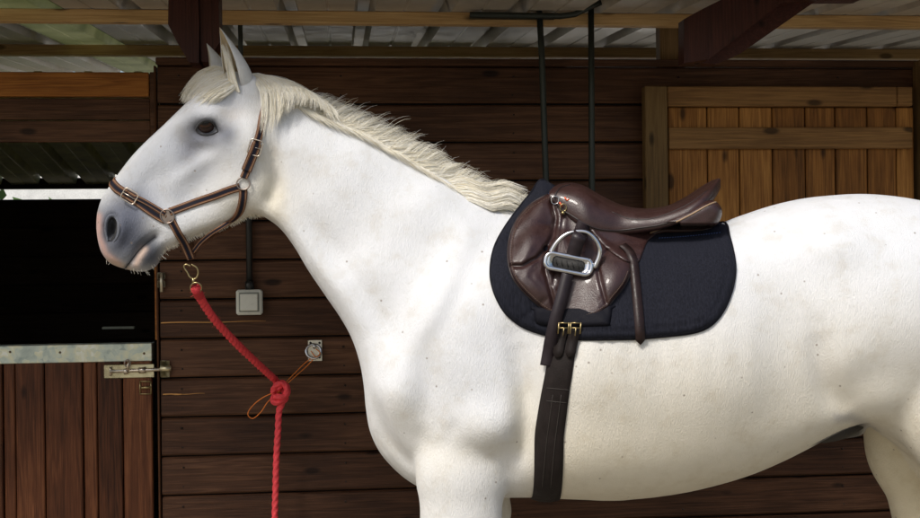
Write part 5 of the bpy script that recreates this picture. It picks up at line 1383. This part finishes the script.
# ---- inside the stable, seen through the doorway
ins = st_empty('stable_interior', 'dark stable interior behind the open upper doorway', 'stable interior', 0, 400, 1.4)
uI0, uI1 = uD0-.9, uL+1.4
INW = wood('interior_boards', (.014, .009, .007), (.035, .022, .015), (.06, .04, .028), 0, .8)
nBk = 2.3
zg = Z(70, 199, nBk)
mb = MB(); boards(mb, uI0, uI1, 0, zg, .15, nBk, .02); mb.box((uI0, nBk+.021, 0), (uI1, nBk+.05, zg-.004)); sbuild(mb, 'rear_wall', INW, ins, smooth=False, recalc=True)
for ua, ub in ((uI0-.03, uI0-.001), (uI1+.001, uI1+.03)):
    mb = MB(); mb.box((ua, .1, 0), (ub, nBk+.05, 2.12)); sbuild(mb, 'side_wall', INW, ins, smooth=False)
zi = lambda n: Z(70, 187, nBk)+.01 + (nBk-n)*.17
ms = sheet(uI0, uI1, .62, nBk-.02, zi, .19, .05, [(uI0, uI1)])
INT_T = simple('brightened_green_sheet', (.75, .75, .42), rough=.5, scale=12, var=.3)  # yellow-green raised to stand in for daylight that does not reach the sheet
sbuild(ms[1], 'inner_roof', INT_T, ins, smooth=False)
mb = MB(); mb.box((uI0, nBk-.02, Z(70, 188, nBk)-.004), (uI1, nBk+.03, Z(70, 178, nBk)), bev=.002); sbuild(mb, 'eaves_beam', INW, ins, smooth=False)
mb = MB(); mb.box((uI0, .60, zi(.62)-.01), (uI1, .64, 2.13)); sbuild(mb, 'gable_board', INW, ins, smooth=False)
mb = MB(); a = S(102, 328, 1.2); b = S(134, 326.5, 1.2); mb.box((a.x, 1.2, a.z-.006), (b.x, 1.23, a.z+.004), bev=.001); sbuild(mb, 'pale_ledge', simple('pale_ledge_paint', (.5, .52, .42), rough=.5), ins, smooth=False)
# ================================================================== GROUND, HEDGE, LIGHT
mb = MB(); n = 60
gx_ = np.concatenate([[-600, -200, -60, -20], np.linspace(-8, 8, 41), [20, 60, 200, 600]]); 
gy_ = np.concatenate([[-600, -200, -60, -20], np.linspace(-10, 8, 41), [20, 60, 200, 600]])
mb.v = [(x, y, -.002 + (.0 if abs(x) > 7 else .003*math.sin(x*3+y*2))*0) for x in gx_ for y in gy_]; k = len(gy_)
mb.f = [(i*k+j, (i+1)*k+j, (i+1)*k+j+1, i*k+j+1) for i in range(len(gx_)-1) for j in range(k-1)]; mb.m = [0]*len(mb.f)
g_ = mb.build('ground', simple('pale_yard_concrete', (.25, .22, .165), rough=.9, bump=.4, scale=30, var=.2), smooth=True); tag(g_, kind='structure')
def hedge_mat():
    m, nt, N, L, b = newmat('hedge_leaves'); geo = N.new('ShaderNodeNewGeometry'); r = ramp(N, [(0, (.03, .07, .015)), (.6, (.08, .16, .03)), (1, (.20, .30, .08))]); L.new(geo.outputs['Random Per Island'], r.inputs[0]); L.new(r.outputs[0], b.inputs['Base Color']); return m
mb = MB()
for i in range(5000):
    x = rng.uniform(-6.5, -3.55); z = rng.random()**.8*(2.15+.35*math.sin(x*2.1)+.2*math.sin(x*5)); y = 8+rng.normal()*.35; c = Vector((x, y, z)); a = Vector(rng.normal(size=3)).normalized()*.07; b_ = Vector(rng.normal(size=3)).normalized()*.05
    mb.add([c-a, c+b_, c+a, c-b_], [(0, 1, 2, 3)])
mb2 = MB(); mb2.box((-9, 9.5, 0), (3, 9.8, 3.2)); bw = mb2.build('added_bright_wall', simple('added_wall_white', (.8, .8, .78), rough=.8), smooth=False); tag(bw, 'added white wall standing in for the bright sky under the far eaves', 'wall')  # added wall: brightens the eaves gap like open sky and bounces light inside
hg = mb.build('hedge', hedge_mat(), smooth=False); tag(hg, 'green hedge glimpsed through the gap under the far eaves', 'hedge')
w = bpy.data.worlds.new('World'); sc.world = w; w.use_nodes = True
N = w.node_tree.nodes; L = w.node_tree.links; sky = N.new('ShaderNodeTexSky'); sky.sky_type = 'NISHITA'; sky.sun_disc = False
SE, SAZ = 50, 215    # elevation, compass azimuth measured from +Y towards +X
sky.sun_elevation = R(SE); sky.sun_rotation = R(SAZ); sky.air_density = 1.2; sky.dust_density = 3.5
L.new(sky.outputs[0], N['Background'].inputs[0]); N['Background'].inputs[1].default_value = .13
l = bpy.data.lights.new('sun', 'SUN'); l.energy = 2.75; l.angle = R(12); l.color = (1, .96, .9); lo = bpy.data.objects.new('sun', l); COL.objects.link(lo)
sd_ = Vector((math.sin(R(SAZ))*math.cos(R(SE)), math.cos(R(SAZ))*math.cos(R(SE)), math.sin(R(SE))))
lo.rotation_euler = sd_.to_track_quat('Z', 'Y').to_euler(); lo.location = sd_*10
sc.view_settings.view_transform = 'Standard'; sc.view_settings.look = 'None'; sc.view_settings.exposure = 0
sc.cycles.use_denoising = True; sc.cycles.max_bounces = 8
